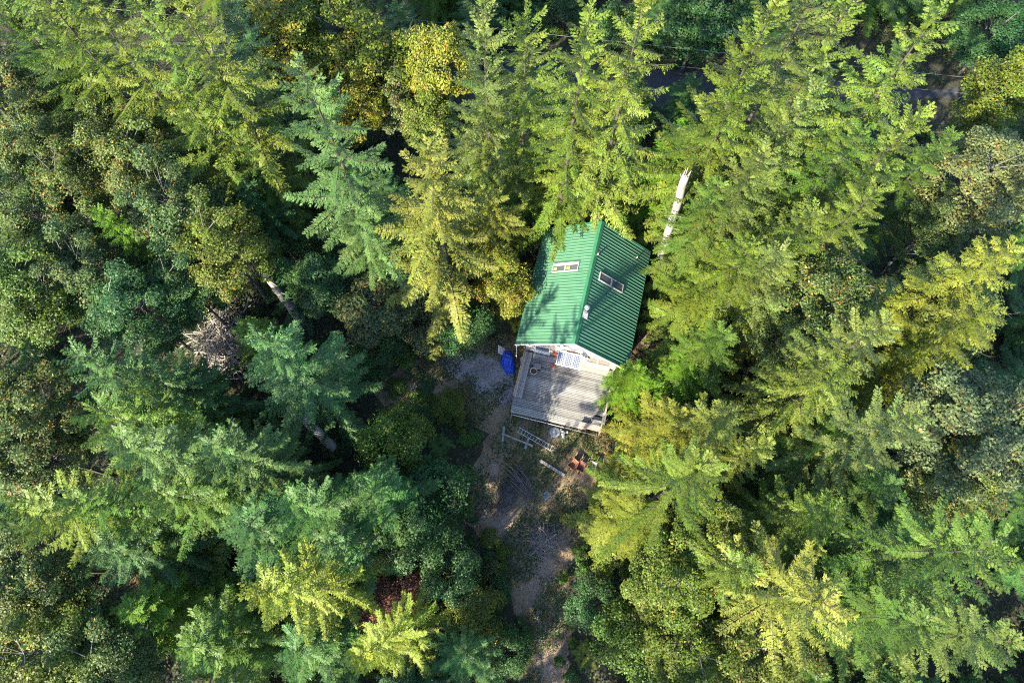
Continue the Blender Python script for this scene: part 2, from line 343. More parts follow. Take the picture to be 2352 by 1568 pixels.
# gable windows, door and shelf
def window(x, z, w, h, m, sill=0.22):
    wd = empty('window', (x, -WY - 0.11, z), 0, cabin); fr = MB(); t = 0.09
    for s in (-1, 1): fr.box((s * (w / 2), -0.03, 0), (t, 0.07, h + t)); fr.box((0, -0.03, s * h / 2), (w - t, 0.07, t))
    fr.build('window_frame', m, wd); MB().box((0, -0.012, 0), (w - t, 0.02, h - t)).build('pane', M['glass'], wd)
    MB().box((0, -0.03 - sill / 2, -h / 2 - 0.075), (w + 0.16, sill, 0.05)).build('sill', M['white'], wd)
window(1.75, 2.6, 0.95, 1.1, M['cedar_trim'], 0.36); window(2.95, 2.6, 0.95, 1.1, M['cedar_trim'], 0.36); window(-2.6, 2.6, 1.3, 1.1, M['white'])
window(0.0, 5.9, 0.9, 0.8, M['white'])
dr = empty('door', (-0.2, -WY - 0.11, ZF), 0, cabin)
MB().box((0, -0.025, 1.02), (0.95, 0.05, 2.04)).build('door_leaf', M['cedar_trim'], dr); MB().lathe([(0.03, 0), (0.035, 0.05), (0.02, 0.07)], (0.36, -0.09, 1.0), 8).build('handle', M['steel'], dr)
MB().box((2.35, -WY - 0.27, 1.95), (2.5, 0.3, 0.05)).build('shelf', M['handle'], cabin)
MB().box((-1.45, -WY - 0.2, 2.35), (0.42, 0.2, 0.62)).build('wall_box', M['red'], cabin)
MB().box((1.0, -WY - 0.135, 3.3), (0.9, 0.03, 3.6)).build('trim_panel', M['white'], cabin)
for sx in (-1, 1):
    MB().tube([(sx * (HW - 0.1), -HL + 0.05, ZE - 0.05), (sx * (HW - 0.1), -HL + 0.05, 0.05)], 0.045, 8).build('downpipe', M['white'], cabin)
# solar array on its bracket in front of the gable
sol = empty('solar_array', (CX, CY, 0), CA); tag(sol, 'solar array of three panels in a white frame above the cabin deck', 'solar panel')
p0, p1 = Vector((0, -5.68, 4.72)), Vector((0, -6.66, 4.05)); dn = (p1 - p0); ang = math.atan2(-(p1.z - p0.z), -(p1.y - p0.y)); Ls = dn.length
rotS = Matrix.Rotation(-ang, 3, 'X') if False else Matrix((Vector((1, 0, 0)), -dn.normalized(), Vector((1, 0, 0)).cross(-dn.normalized()))).transposed()
cS = (p0 + p1) / 2 + Vector((-0.13, 0, 0)); ru = rotS @ Vector((0, 0, 1))
for k in range(3):
    pn = empty('solar_panel', cS + Vector(((k - 1) * 0.675, 0, 0)), 0, sol); pn.rotation_euler = rotS.to_euler()
    f = MB()
    for s in (-1, 1): f.box((s * 0.312, 0, 0), (0.04, Ls, 0.05)); f.box((0, s * (Ls / 2 - 0.02), 0), (0.584, 0.04, 0.05))
    f.build('panel_frame', M['white'], pn); MB().box((0, 0, 0.004), (0.584, Ls - 0.08, 0.012)).build('backsheet', M['alu'], pn)
    c = MB()
    for i in range(4):
        for j in range(7): c.box((-0.219 + i * 0.146, -Ls / 2 + 0.13 + j * (Ls - 0.26) / 6, 0.0135), (0.136, (Ls - 0.26) / 6 - 0.012, 0.004))
    c.build('solar_cell', M['cell'], pn)
br = MB()
br.beam(cS + Vector((-1.08, 0, 0)) - dn * 0.52 - ru * 0.06, cS + Vector((1.08, 0, 0)) - dn * 0.52 - ru * 0.06, 0.07, 0.06); br.beam(cS + Vector((-1.08, 0, 0)) + dn * 0.52 - ru * 0.06, cS + Vector((1.08, 0, 0)) + dn * 0.52 - ru * 0.06, 0.07, 0.06)
for sx in (-0.95, 0.75): br.beam((sx, -5.1, 5.1), (sx, -5.75, 4.66), 0.06, 0.06); br.beam((sx, -5.1, 3.2), (sx, -6.5, 4.05), 0.06, 0.06)
br.beam((-1.1, -5.42, 4.98), (0.9, -5.42, 4.98), 0.22, 0.05)
br.build('bracket', M['white'], sol)
for k in range(7): MB().box((-0.9 + k * 0.27, -5.5, 4.93), (0.13, 0.1, 0.07)).build('bracket_shadow', M['black'], sol)  # row of black blocks painted in as the bracket's shadows, not hardware

# ------------------------------------------------------------------ deck
deck = empty('deck', (CX, CY, 0), CA); tag(deck, 'weathered grey plank deck in front of the cabin', 'deck')
DX0, DX1, DY0, DY1 = -4.05, 4.05, -10.95, -5.13
npk = 40; pw = (DY1 - DY0) / npk
pm = [MB().box((0, 0, 0), (DX1 - DX0, pw - 0.028, 0.035), None, 0.006).mesh('plank', M['plank']) for _ in range(1)]
for k in range(npk):
    y = DY0 + (k + 0.5) * pw
    if y < -9.45:       # the front boards stop at the stair opening
        xr = 2.65 + max(0, (y + 10.4)) * 0.62; o = MB().box(((DX0 + xr) / 2, y, ZF - 0.018), (xr - DX0 + rnd.uniform(-.03, .03), pw - 0.028, 0.035), None, 0.006).build('plank', M['plank'], deck)
    else: link('plank', pm[0], deck, (rnd.uniform(-.012, .012), y, ZF - 0.018 + rnd.uniform(-.003, .003)), (0, 0, rnd.uniform(-.0012, .0012)))
for x in (-3.9, -2.4, -0.8, 0.8, 2.4, 3.9):
    y0 = DY0 + 0.05 if x < 2.5 else -9.4
    MB().box((x, (y0 + DY1) / 2, ZF - 0.13), (0.05, DY1 - y0, 0.18)).build('joist', M['cedar_trim'], deck)
    for y in (y0 + 0.1, -7.6): MB().box((x, y, (ZF - 0.23) / 2), (0.12, 0.12, ZF - 0.23)).build('post', M['cedar_trim'], deck)
MB().box((-0.7, DY0 - 0.03, ZF - 0.11), (6.7, 0.045, 0.2)).build('rim_board', M['bench'], deck); MB().box((DX0 - 0.03, (DY0 + DY1) / 2, ZF - 0.11), (0.045, DY1 - DY0, 0.2)).build('rim_board', M['bench'], deck)
# bench along the left side, low seats against the wall
bn = empty('bench', (-3.72, -7.55, ZF), 0, deck)
for k in range(4): MB().box((-0.28 + k * 0.17, 0, 0.43), (0.155, 4.3, 0.035), None, 0.006).build('slat', M['bench'] if k == 0 else M['plank'], bn)
MB().box((-0.40, 0, 0.66), (0.04, 4.3, 0.34), Matrix.Rotation(-0.25, 3, 'Y')).build('back_board', M['bench'], bn)
for y in (-2.0, -0.7, 0.7, 2.0): MB().box((-0.05, y, 0.2), (0.5, 0.07, 0.4)).build('leg', M['bench'], bn)
for (x0, x1, mt) in ((-3.3, -1.15, M['plank']), (1.0, 3.6, M['bench'])):
    b2 = empty('bench', ((x0 + x1) / 2, -5.5, ZF), 0, deck)
    for k in range(4): MB().box((0, -0.27 + k * 0.15, 0.40), (x1 - x0, 0.135, 0.035), None, 0.006).build('slat', mt, b2)
    for s in (-1, 1): MB().box((s * ((x1 - x0) / 2 - 0.2), 0, 0.19), (0.07, 0.45, 0.38)).build('leg', M['bench'], b2)
# front corner seat, stair and side post
b3 = empty('bench', (3.0, -10.75, ZF), 0, deck)
for k in range(3): MB().box((0, -0.16 + k * 0.17, 0.36 + 0.0), (2.0, 0.155, 0.035), None, 0.006).build('slat', M['bench'], b3)
for s in (-1, 1): MB().box((s * 0.9, 0, -0.42), (0.09, 0.42, 1.54)).build('leg', M['bench'], b3)
for k in range(4): MB().box((3.45, -9.75 - k * 0.16, ZF - 0.2 - k * 0.22), (1.15, 0.28, 0.04)).build('stair_tread', M['plank'], deck)
for (x, y, h) in ((-3.98, -10.9, 1.35), (3.97, -10.55, 2.0), (3.97, -9.3, 2.1), (3.97, -7.3, 2.1)): MB().box((x, y, h / 2), (0.11, 0.11, h)).build('post', M['bench'], deck)
MB().box((3.97, -8.3, 2.12), (0.14, 2.1, 0.05)).build('side_rail', M['bench'], deck); MB().box((3.97, -10.0, 2.02), (0.3, 1.3, 0.05)).build('side_rail', M['bench'], deck)
# low pipe rail hung outside the front edge
MB().tube([(-3.98, -11.6, 0.25), (-3.96, -11.25, 1.05), (-3.75, -11.22, ZF), (3.95, -11.3, ZF)], 0.032, 8).build('pipe_rail', M['alu'], deck, True)
for x in (-2.3, -0.75, 0.85, 2.4, 3.8):
    MB().beam((x, DY0 - 0.06, ZF - 0.02), (x, -11.36, ZF + 0.035), 0.07, 0.05).build('rail_bracket', M['black'], deck)
# things on the deck
def dloc(x, y, z): c, s = math.cos(CA), math.sin(CA); return (CX + c * x - s * y, CY + s * x + c * y, z)
pot = empty('planter', dloc(-2.93, -7.0, ZF)); tag(pot, 'round tan planter pot on the deck beside the long bench', 'planter')
MB().lathe([(0.24, 0), (0.31, 0.34), (0.335, 0.36), (0.335, 0.41), (0.27, 0.41), (0.26, 0.33)], sides=24, closed=False).build('pot', M['tan'], pot, True)
MB().lathe([(0.0, 0.345), (0.26, 0.34)], sides=24, closed=False).build('soil', M['soil'], pot)
bx = empty('box', dloc(-2.72, -6.5, ZF), CA + 0.1); tag(bx, 'dark low box behind the round planter pot on the deck', 'box')
MB().box((0, 0, 0.16), (0.62, 0.5, 0.32), None, 0.02).build('body', M['black'], bx); MB().box((0, 0, 0.33), (0.64, 0.52, 0.03)).build('lid', M['grey_tub'], bx)
st = empty('stool', dloc(-1.36, -6.15, ZF), CA); tag(st, 'small red stool on the deck left of the solar array', 'stool')
MB().box((0, 0, 0.4), (0.42, 0.38, 0.04), None, 0.01).build('seat', M['red'], st)
for sx in (-1, 1):
    for sy in (-1, 1): MB().box((sx * 0.17, sy * 0.15, 0.19), (0.04, 0.04, 0.38)).build('leg', M['red'], st)

# ------------------------------------------------------------------ yard things
def local_tube_obj(name, a, b, r0, r1, m, sides=10, wob=0.0, seed=1, segs=8, parent=None):
    """a log with its origin at its lower end"""
    a, b = Vector(a), Vector(b); r = random.Random(seed); L = (b - a).length; pts = []; rad = []
    for i in range(segs + 1):
        t = i / segs; p = (b - a) * t + Vector((r.uniform(-1, 1), r.uniform(-1, 1), r.uniform(-1, 1))) * wob * (1 if 0 < i < segs else 0)
        pts.append(p); rad.append((r0 + (r1 - r0) * t) * r.uniform(0.9, 1.1))
    return MB().tube(pts, rad, sides).build(name, m, parent, True, a)
# ladder
la, lb = at(1190, 986, 0.12), at(1268, 1030, 0.12); ld = empty('ladder', la); tag(ld, 'aluminium ladder lying on the ground in front of the deck', 'ladder')
d = (lb - la); Ln = d.length; d.normalize(); sd = Vector((-d.y, d.x, 0)) * 0.21
for s in (-1, 1): MB().beam(sd * s, sd * s + d * Ln, 0.03, 0.075).build('rail', M['alu'], ld)
for k in range(12): MB().tube([-sd + d * (0.1 + k * (Ln - 0.2) / 11), sd + d * (0.1 + k * (Ln - 0.2) / 11)], 0.019, 8).build('rung', M['alu'], ld)
# old timber frame: long beam over two short bearers
tf = empty('stacked_timber', (-0.9, 12.0, 0)); tag(tf, 'long grey timber lying across two short bearers beside the ladder', 'timber')
MB().beam((0.0, 0.0, 0.27), (2.73, -1.1, 0.27), 0.15, 0.13).build('beam', M['timber'], tf)
MB().beam((0.2, 0.68, 0.1), (0.07, -0.68, 0.1), 0.2, 0.18).build('bearer', M['timber'], tf); MB().beam((2.4, -0.3, 0.1), (2.05, -1.35, 0.1), 0.2, 0.18).build('bearer', M['timber'], tf)
pl = MB().beam(at(1240, 1057, 0.1), at(1297, 1092, 0.1), 0.24, 0.16).build('timber', M['timber']); tag(pl, 'single grey squared timber lying in the yard near the wheelbarrows', 'timber')
# well cover, rocks, drum
wc = empty('well_cover', (3.81, 12.17, 0)); tag(wc, 'round concrete well cover beside the heap of stones', 'well cover')
MB().lathe([(0.50, 0), (0.50, 0.16), (0.47, 0.19), (0.44, 0.19)], sides=30).build('ring', M['concrete'], wc, True)
MB().lathe([(0.45, 0.19), (0.44, 0.25), (0.40, 0.265)], sides=30).build('lid', M['concrete'], wc, True); MB().tube([(-0.08, 0.1, 0.26), (-0.08, 0.1, 0.33), (0.08, 0.1, 0.33), (0.08, 0.1, 0.26)], 0.012, 6).build('handle', M['black'], wc)
def stone_mesh(seed, r=0.5):
    q = np.random.default_rng(seed); import bmesh
    bm = bmesh.new(); bmesh.ops.create_icosphere(bm, subdivisions=2, radius=r)
    sc = q.uniform(0.7, 1.15, 3); ph = q.uniform(0, 6, 3)
    for v in bm.verts:
        k = 1 + 0.16 * math.sin(v.co.x * 7 / r * .5 + ph[0]) + 0.13 * math.sin(v.co.y * 8 / r * .5 + ph[1]) + 0.1 * math.sin(v.co.z * 9 / r * .5 + ph[2]); v.co = Vector((v.co.x * sc[0], v.co.y * sc[1], v.co.z * sc[2] * 0.8)) * k
    me = bpy.data.meshes.new('stone'); bm.to_mesh(me); bm.free(); me.materials.append(M['stone']); return me
SM = [stone_mesh(i) for i in range(5)]
rp = empty('stone_heap', (4.58, 12.2, 0)); tag(rp, 'heap of grey stones between the well cover and the deck', 'stones')
for k in range(20):
    a = rnd.uniform(0, 6.28); q = rnd.uniform(0, 0.42) ** 1; s = rnd.uniform(0.18, 0.34)
    link('stone', SM[k % 5], rp, (q * math.cos(a) * 0.8, q * math.sin(a) * 1.1, 0.06 + 0.16 * rnd.random() * (1 - q)), (rnd.random() * 6, rnd.random() * 6, rnd.random() * 6), (s, s, s))
dm = empty('drum', (2.84, 13.24, 0)); tag(dm, 'faded blue round tub half under the front edge of the deck', 'tub')
MB().lathe([(0.26, 0), (0.30, 0.5), (0.32, 0.52), (0.29, 0.52), (0.25, 0.06)], sides=22, closed=False).build('body', M['blue_drum'], dm, True); MB().lathe([(0.0, 0.40), (0.285, 0.40)], sides=22, closed=False).build('water', M['glass'], dm)
bc = empty('bucket', (8.2, 12.5, 0)); tag(bc, 'pale bucket by the outer corner post of the deck', 'bucket')
MB().lathe([(0.17, 0), (0.21, 0.42), (0.225, 0.42), (0.225, 0.45), (0.19, 0.45), (0.16, 0.05)], sides=18, closed=False).build('body', M['white'], bc, True); MB().tube([(-0.21, 0, 0.42), (-0.15, 0, 0.58), (0.15, 0, 0.58), (0.21, 0, 0.42)], 0.008, 5).build('handle', M['steel'], bc)
# wheelbarrows
def wheelbarrow(loc, rz, m, label):
    w = empty('wheelbarrow', loc, rz); tag(w, label, 'wheelbarrow', 'wheelbarrows parked under the tree')
    T = [(-0.42, -0.32, 0.62), (0.45, -0.34, 0.62), (0.45, 0.34, 0.62), (-0.42, 0.32, 0.62), (-0.16, -0.2, 0.34), (0.26, -0.2, 0.34), (0.26, 0.2, 0.34), (-0.16, 0.2, 0.34)]
    tb = MB().add(T, [(4, 5, 6, 7), (0, 1, 5, 4), (1, 2, 6, 5), (2, 3, 7, 6), (3, 0, 4, 7)]); 
    tb.add([(p[0] * 1.03, p[1] * 1.04, p[2] - 0.01) for p in T], [(7, 6, 5, 4), (4, 5, 1, 0), (5, 6, 2, 1), (6, 7, 3, 2), (7, 4, 0, 3)])
    for a, b in ((0, 1), (1, 2), (2, 3), (3, 0)): tb.tube([T[a], T[b]], 0.016, 6)
    tb.build('tray', m, w)
    MB().tube([(-0.62, 0.0, 0.2), (-0.2, -0.2, 0.32), (0.4, -0.24, 0.40), (1.05, -0.30, 0.56)], 0.022, 6).build('handle', M['handle'], w); MB().tube([(-0.62, 0.0, 0.2), (-0.2, 0.2, 0.32), (0.4, 0.24, 0.40), (1.05, 0.30, 0.56)], 0.022, 6).build('handle', M['handle'], w)
    wh = MB(); wh.lathe([(0.12, -0.04), (0.19, -0.045), (0.2, 0), (0.19, 0.045), (0.12, 0.04)], sides=18); o = wh.build('wheel', M['rubber'], w, True, (-0.62, 0, 0.2), (math.pi / 2, 0, 0))
    for s in (-1, 1): MB().tube([(0.2, s * 0.2, 0.34), (0.38, s * 0.22, 0.0), (0.5, s * 0.23, 0.4)], 0.014, 6).build('leg', M['black'], w)
    return w
wheelbarrow((5.3, 9.28, 0), math.radians(50), M['rust_orange'], 'rusty orange wheelbarrow, nearest the grey timber')
wheelbarrow((6.02, 9.05, 0), math.radians(62), M['rust_red'], 'dark red wheelbarrow, the middle one of the three')
wheelbarrow((6.95, 9.05, 0), math.radians(70), M['grey_tub'], 'grey wheelbarrow half under the conifer boughs')
# tarp-covered pile and board
def tarp():
    q = np.random.default_rng(3); nx, ny = 26, 40; V = []; F = []
    for j in range(ny):
        for i in range(nx):
            u = i / (nx - 1) * 2 - 1; v = j / (ny - 1) * 2 - 1
            wx = 0.52 + 0.16 * math.sin(v * 2.2 + 1.9) - 0.10 * max(0, -v) ; x = u * wx + 0.26 * (-v) * (v < 0.1) * 0.9; y = v * 1.12
            h = 0.78 * (1 - abs(u) ** 3.2) ** 0.8 * (1 - abs(v) ** 5) ** 0.7 * (0.78 + 0.22 * math.sin(v * 3.3 + 0.6))
            if -0.5 < v < -0.3: h *= 0.82; x = x * 0.93
            h += 0.05 * math.sin(v * 17 + u * 5) * (1 - u * u) + 0.04 * math.sin(u * 13 - v * 9) * (1 - v * v) + q.uniform(-0.012, 0.012)
            V.append((x, y, max(0.015, h)))
    for j in range(ny - 1):
        for i in range(nx - 1): F.append((j * nx + i, j * nx + i + 1, (j + 1) * nx + i + 1, (j + 1) * nx + i))
    return mesh_np('tarp', V, F, M['tarp'], True)
tp = link('tarp_pile', tarp(), None, (-0.42, 18.68, 0), (0, 0, 0.06)); tag(tp, 'blue tarp draped over a pile beside the cabin corner', 'tarp')
bd = MB().box((0, 0, 0.6), (0.05, 0.75, 1.2), Matrix.Rotation(-0.5, 3, 'Y')).build('board', M['white'], None, False, (-0.95, 19.6, 0)); tag(bd, 'pale board leaning against the blue tarp pile', 'board')
rb = empty('rain_barrel', (1.05, 18.75, 0)); tag(rb, 'dark rain barrel between the tarp pile and the deck bench', 'barrel')
MB().lathe([(0.27, 0), (0.31, 0.2), (0.31, 0.6), (0.28, 0.82), (0.25, 0.84)], sides=20).build('body', M['grey_tub'], rb, True); MB().lathe([(0.26, 0.84), (0.24, 0.88)], sides=20).build('lid', M['blue_drum'], rb)
# garden chair
gc = empty('garden_chair', (2.97, 6.56, 0), 0.6); tag(gc, 'blue grey garden chair standing alone at the edge of the yard', 'chair')
MB().box((0, 0, 0.42), (0.48, 0.46, 0.04), None, 0.01).build('seat', M['chair'], gc); MB().box((0, 0.24, 0.68), (0.48, 0.04, 0.5), Matrix.Rotation(-0.2, 3, 'X')).build('backrest', M['chair'], gc)
for sx in (-1, 1):
    MB().box((sx * 0.25, 0, 0.62), (0.06, 0.44, 0.03)).build('armrest', M['chair'], gc)
    for sy in (-1, 1): MB().tube([(sx * 0.21, sy * 0.19, 0.42), (sx * 0.25, sy * 0.23, 0)], 0.02, 6).build('leg', M['chair'], gc)
# posts by the big conifer
for i, (px, py, lb_) in enumerate(((1372, 1118, 'thin leaning fence post nearest the wheelbarrows'), (1366, 1175, 'thin leaning fence post farther from the wheelbarrows'))):
    p = at(px, py, 0); o = local_tube_obj('fence_post', p, p + Vector((0.25, 0.2, 1.3)), 0.05, 0.04, M['dead_wood'], 8, 0, i); tag(o, lb_, 'post')
# weathered plank lying by the gravel
o = MB().beam(at(965, 877, 0.08), at(998, 890, 0.08), 0.5, 0.1).build('old_board', M['dark_log']); tag(o, 'weathered dark board lying in the grass left of the gravel pad', 'board')

def branch_pile(name, loc, m, label, cat, n, rx, ry, hz, Lm, rm, seed, ang=None, spread=3.2, twigs=0):
    r = random.Random(seed); e = empty(name, loc); tag(e, label, cat)
    for i in range(n):
        a = (ang if ang is not None else 0) + r.uniform(-spread / 2, spread / 2); L = r.uniform(0.5, 1) * Lm
        x, y = r.gauss(0, rx * 0.45), r.gauss(0, ry * 0.45); zz = max(0.05, hz * math.exp(-((x / rx) ** 2 + (y / ry) ** 2)) * r.uniform(0.3, 1))
        d_ = Vector((math.cos(a), math.sin(a), r.uniform(-.25, .25))); q0 = Vector((x, y, zz)) - d_ * L / 2; q1 = q0 + d_ * L
        for q in (q0, q1): q.z = max(0.03, q.z)
        k = r.uniform(0.5, 1) * rm; mid = (q0 + q1) / 2 + Vector((r.uniform(-1, 1), r.uniform(-1, 1), r.uniform(0, 1))) * L * 0.06
        b = MB().tube([q0, mid, q1], [k, k * 0.8, k * 0.35], 5)
        for t in range(3):
            p = q0.lerp(q1, r.uniform(0.35, 0.9)); w = Vector((r.uniform(-1, 1), r.uniform(-1, 1), r.uniform(-.1, .5))) * L * 0.2; b.tube([p, p + w], [k * 0.4, k * 0.15], 4)
        b.build('branch', m, e)
    if twigs:
        t = MB()
        for i in range(twigs):
            x, y = r.gauss(0, rx * 0.5), r.gauss(0, ry * 0.5); zz = max(0.04, hz * math.exp(-((x / rx) ** 2 + (y / ry) ** 2)) * r.uniform(0.4, 1.1)); a = r.uniform(0, 6.28); L = r.uniform(0.25, 0.8)
            v = Vector((math.cos(a), math.sin(a), r.uniform(-.2, .5))) * L; p = Vector((x, y, zz)); t.tube([p, p + v * 0.5 + Vector((0, 0, .04)), p + v], [0.012, 0.009, 0.004], 3, False)
        tag(t.build('twigs', m, e), kind='stuff')
    return e
branch_pile('stick_pile', at(1195, 1112, 0), M['dark_log'], 'pile of long dark poles lying side by side right of the path', 'poles', 22, 0.9, 0.9, 0.5, 3.4, 0.055, 4, math.radians(-52), 0.35, 150)
branch_pile('brush_pile', at(1250, 1243, 0), M['grey_brush'], 'heap of grey cut branches beside the path below the yard', 'brush pile', 46, 1.5, 1.3, 0.7, 2.0, 0.035, 5, None, 6.28, 500)
branch_pile('brush_pile', at(340, 1312, 0.2), M['tan_twig'], 'straw coloured heap of sticks in a gap between trees', 'brush pile', 34, 1.1, 1.2, 0.9, 1.9, 0.03, 7, math.radians(60), 0.9, 700)
branch_pile('fallen_tree_top', at(520, 790, 0), M['dead_wood'], 'grey tangle of dead fallen tree tops in the dark hollow', 'dead branches', 90, 2.9, 3.2, 2.0, 5.0, 0.075, 8, None, 6.28, 900)
branch_pile('brush_pile', at(1160, 1140, 0), M['dark_log'], 'low brown heap of twigs beside the long dark poles', 'brush pile', 18, 0.9, 1.2, 0.4, 1.4, 0.02, 9, None, 6.28, 900)
for i, (a, b, r0, r1, mt, lb_) in enumerate((
        ((775, 1036), (690, 955), 0.44, 0.30, M['pale_log'], 'grey fallen log end sticking out below the big hemlock'),
        ((520, 900), (440, 838), 0.2, 0.13, M['dark_log'], 'thin dark log under the left side of the dead tangle'),
        ((605, 830), (565, 775), 0.15, 0.12, M['dark_log'], 'thin dark log under the right side of the dead tangle'),
        ((625, 747), (540, 742), 0.12, 0.08, M['dead_wood'], 'pale straight pole lying along the top of the dead tangle'),
        ((480, 872), (560, 868), 0.07, 0.05, M['dead_wood'], 'thin pole lying across the lower dead tangle'),
        ((683, 712), (640, 655), 0.55, 0.3, M['dark_log'], 'thick dark fallen trunk beside the splintered snag'))):
    o = local_tube_obj('fallen_log', at(*a, 0.6), at(*b, 4.5 if i == 0 else 0.5), r0, r1, mt, 10, 0.04, i); tag(o, lb_, 'log')
for i, (px, py, l) in enumerate(((1080, 1215, 'two'), )):
    pass

# snags: standing dead trunks with broken tops
def snag(name, base, top, r0, r1, m, label, stubs, seed):
    b = Vector(base); r = random.Random(seed); e = empty(name, b); tag(e, label, 'dead tree'); d_ = Vector(top) - b; n = 16; pts = []; rad = []
    for i in range(n + 1):
        t = i / n; pts.append(d_ * t + Vector((r.uniform(-1, 1), r.uniform(-1, 1), 0)) * 0.05); rad.append((r0 + (r1 - r0) * t) * r.uniform(0.88, 1.12))
    t = MB().tube(pts, rad, 12); 
    for k in range(5):   # splintered top
        a = k * 1.3; p = pts[-1] + Vector((math.cos(a), math.sin(a), 0)) * r1 * 0.6; t.tube([p - Vector((0, 0, .4)), p + Vector((r.uniform(-.1, .1), r.uniform(-.1, .1), r.uniform(.2, .8)))], [r1 * 0.45, 0.02], 5)
    t.build('trunk', m, e, True)
    for k in range(stubs):
        q = r.uniform(0.3, 0.97); a = r.uniform(0, 6.28); p = d_ * q; L = r.uniform(0.3, 1.1); MB().tube([p, p + Vector((math.cos(a), math.sin(a), 0.25)) * L], [0.06, 0.02], 5).build('branch_stub', m, e)
    return e
sb = at(1508, 622, 0); stp = at(1575, 404, 15.5)
snag('snag', (sb.x, sb.y, 0), stp, 0.42, 0.28, M['snag'], 'bleached white snag standing right of the cabin roof', 9, 2)
sb = at(700, 745, 0); stp = at(588, 608, 9.5)
snag('snag', (sb.x, sb.y, 0), stp, 0.5, 0.16, M['dead_wood'], 'splintered grey snag above the dead tangle on the left', 12, 4)

# power lines over the road
for i, (p, q, lb_) in enumerate(((((1545, 110), (2270, 188)), 0, 'upper of the two power lines above the road'), (((1545, 152), (2250, 222)), 0, 'lower of the two power lines above the road'))):
    a, b = at(*p[0], 8.0), at(*p[1], 8.0); d_ = (b - a) / (b.x - a.x); A_, B_ = a + d_ * (-95 - a.x), a + d_ * (95 - a.x); pts = []
    for k in range(41):
        t = k / 40; c = A_.lerp(B_, t); c.z += 1.2 * (2 * t - 1) ** 2; pts.append(c)
    o = MB().tube(pts, 0.010, 5).build('power_line', M['wire'], None, True); tag(o, lb_, 'power line', 'power lines')
    if i == 0: ends = (pts[0], pts[-1])
    else: ends2 = (pts[0], pts[-1])

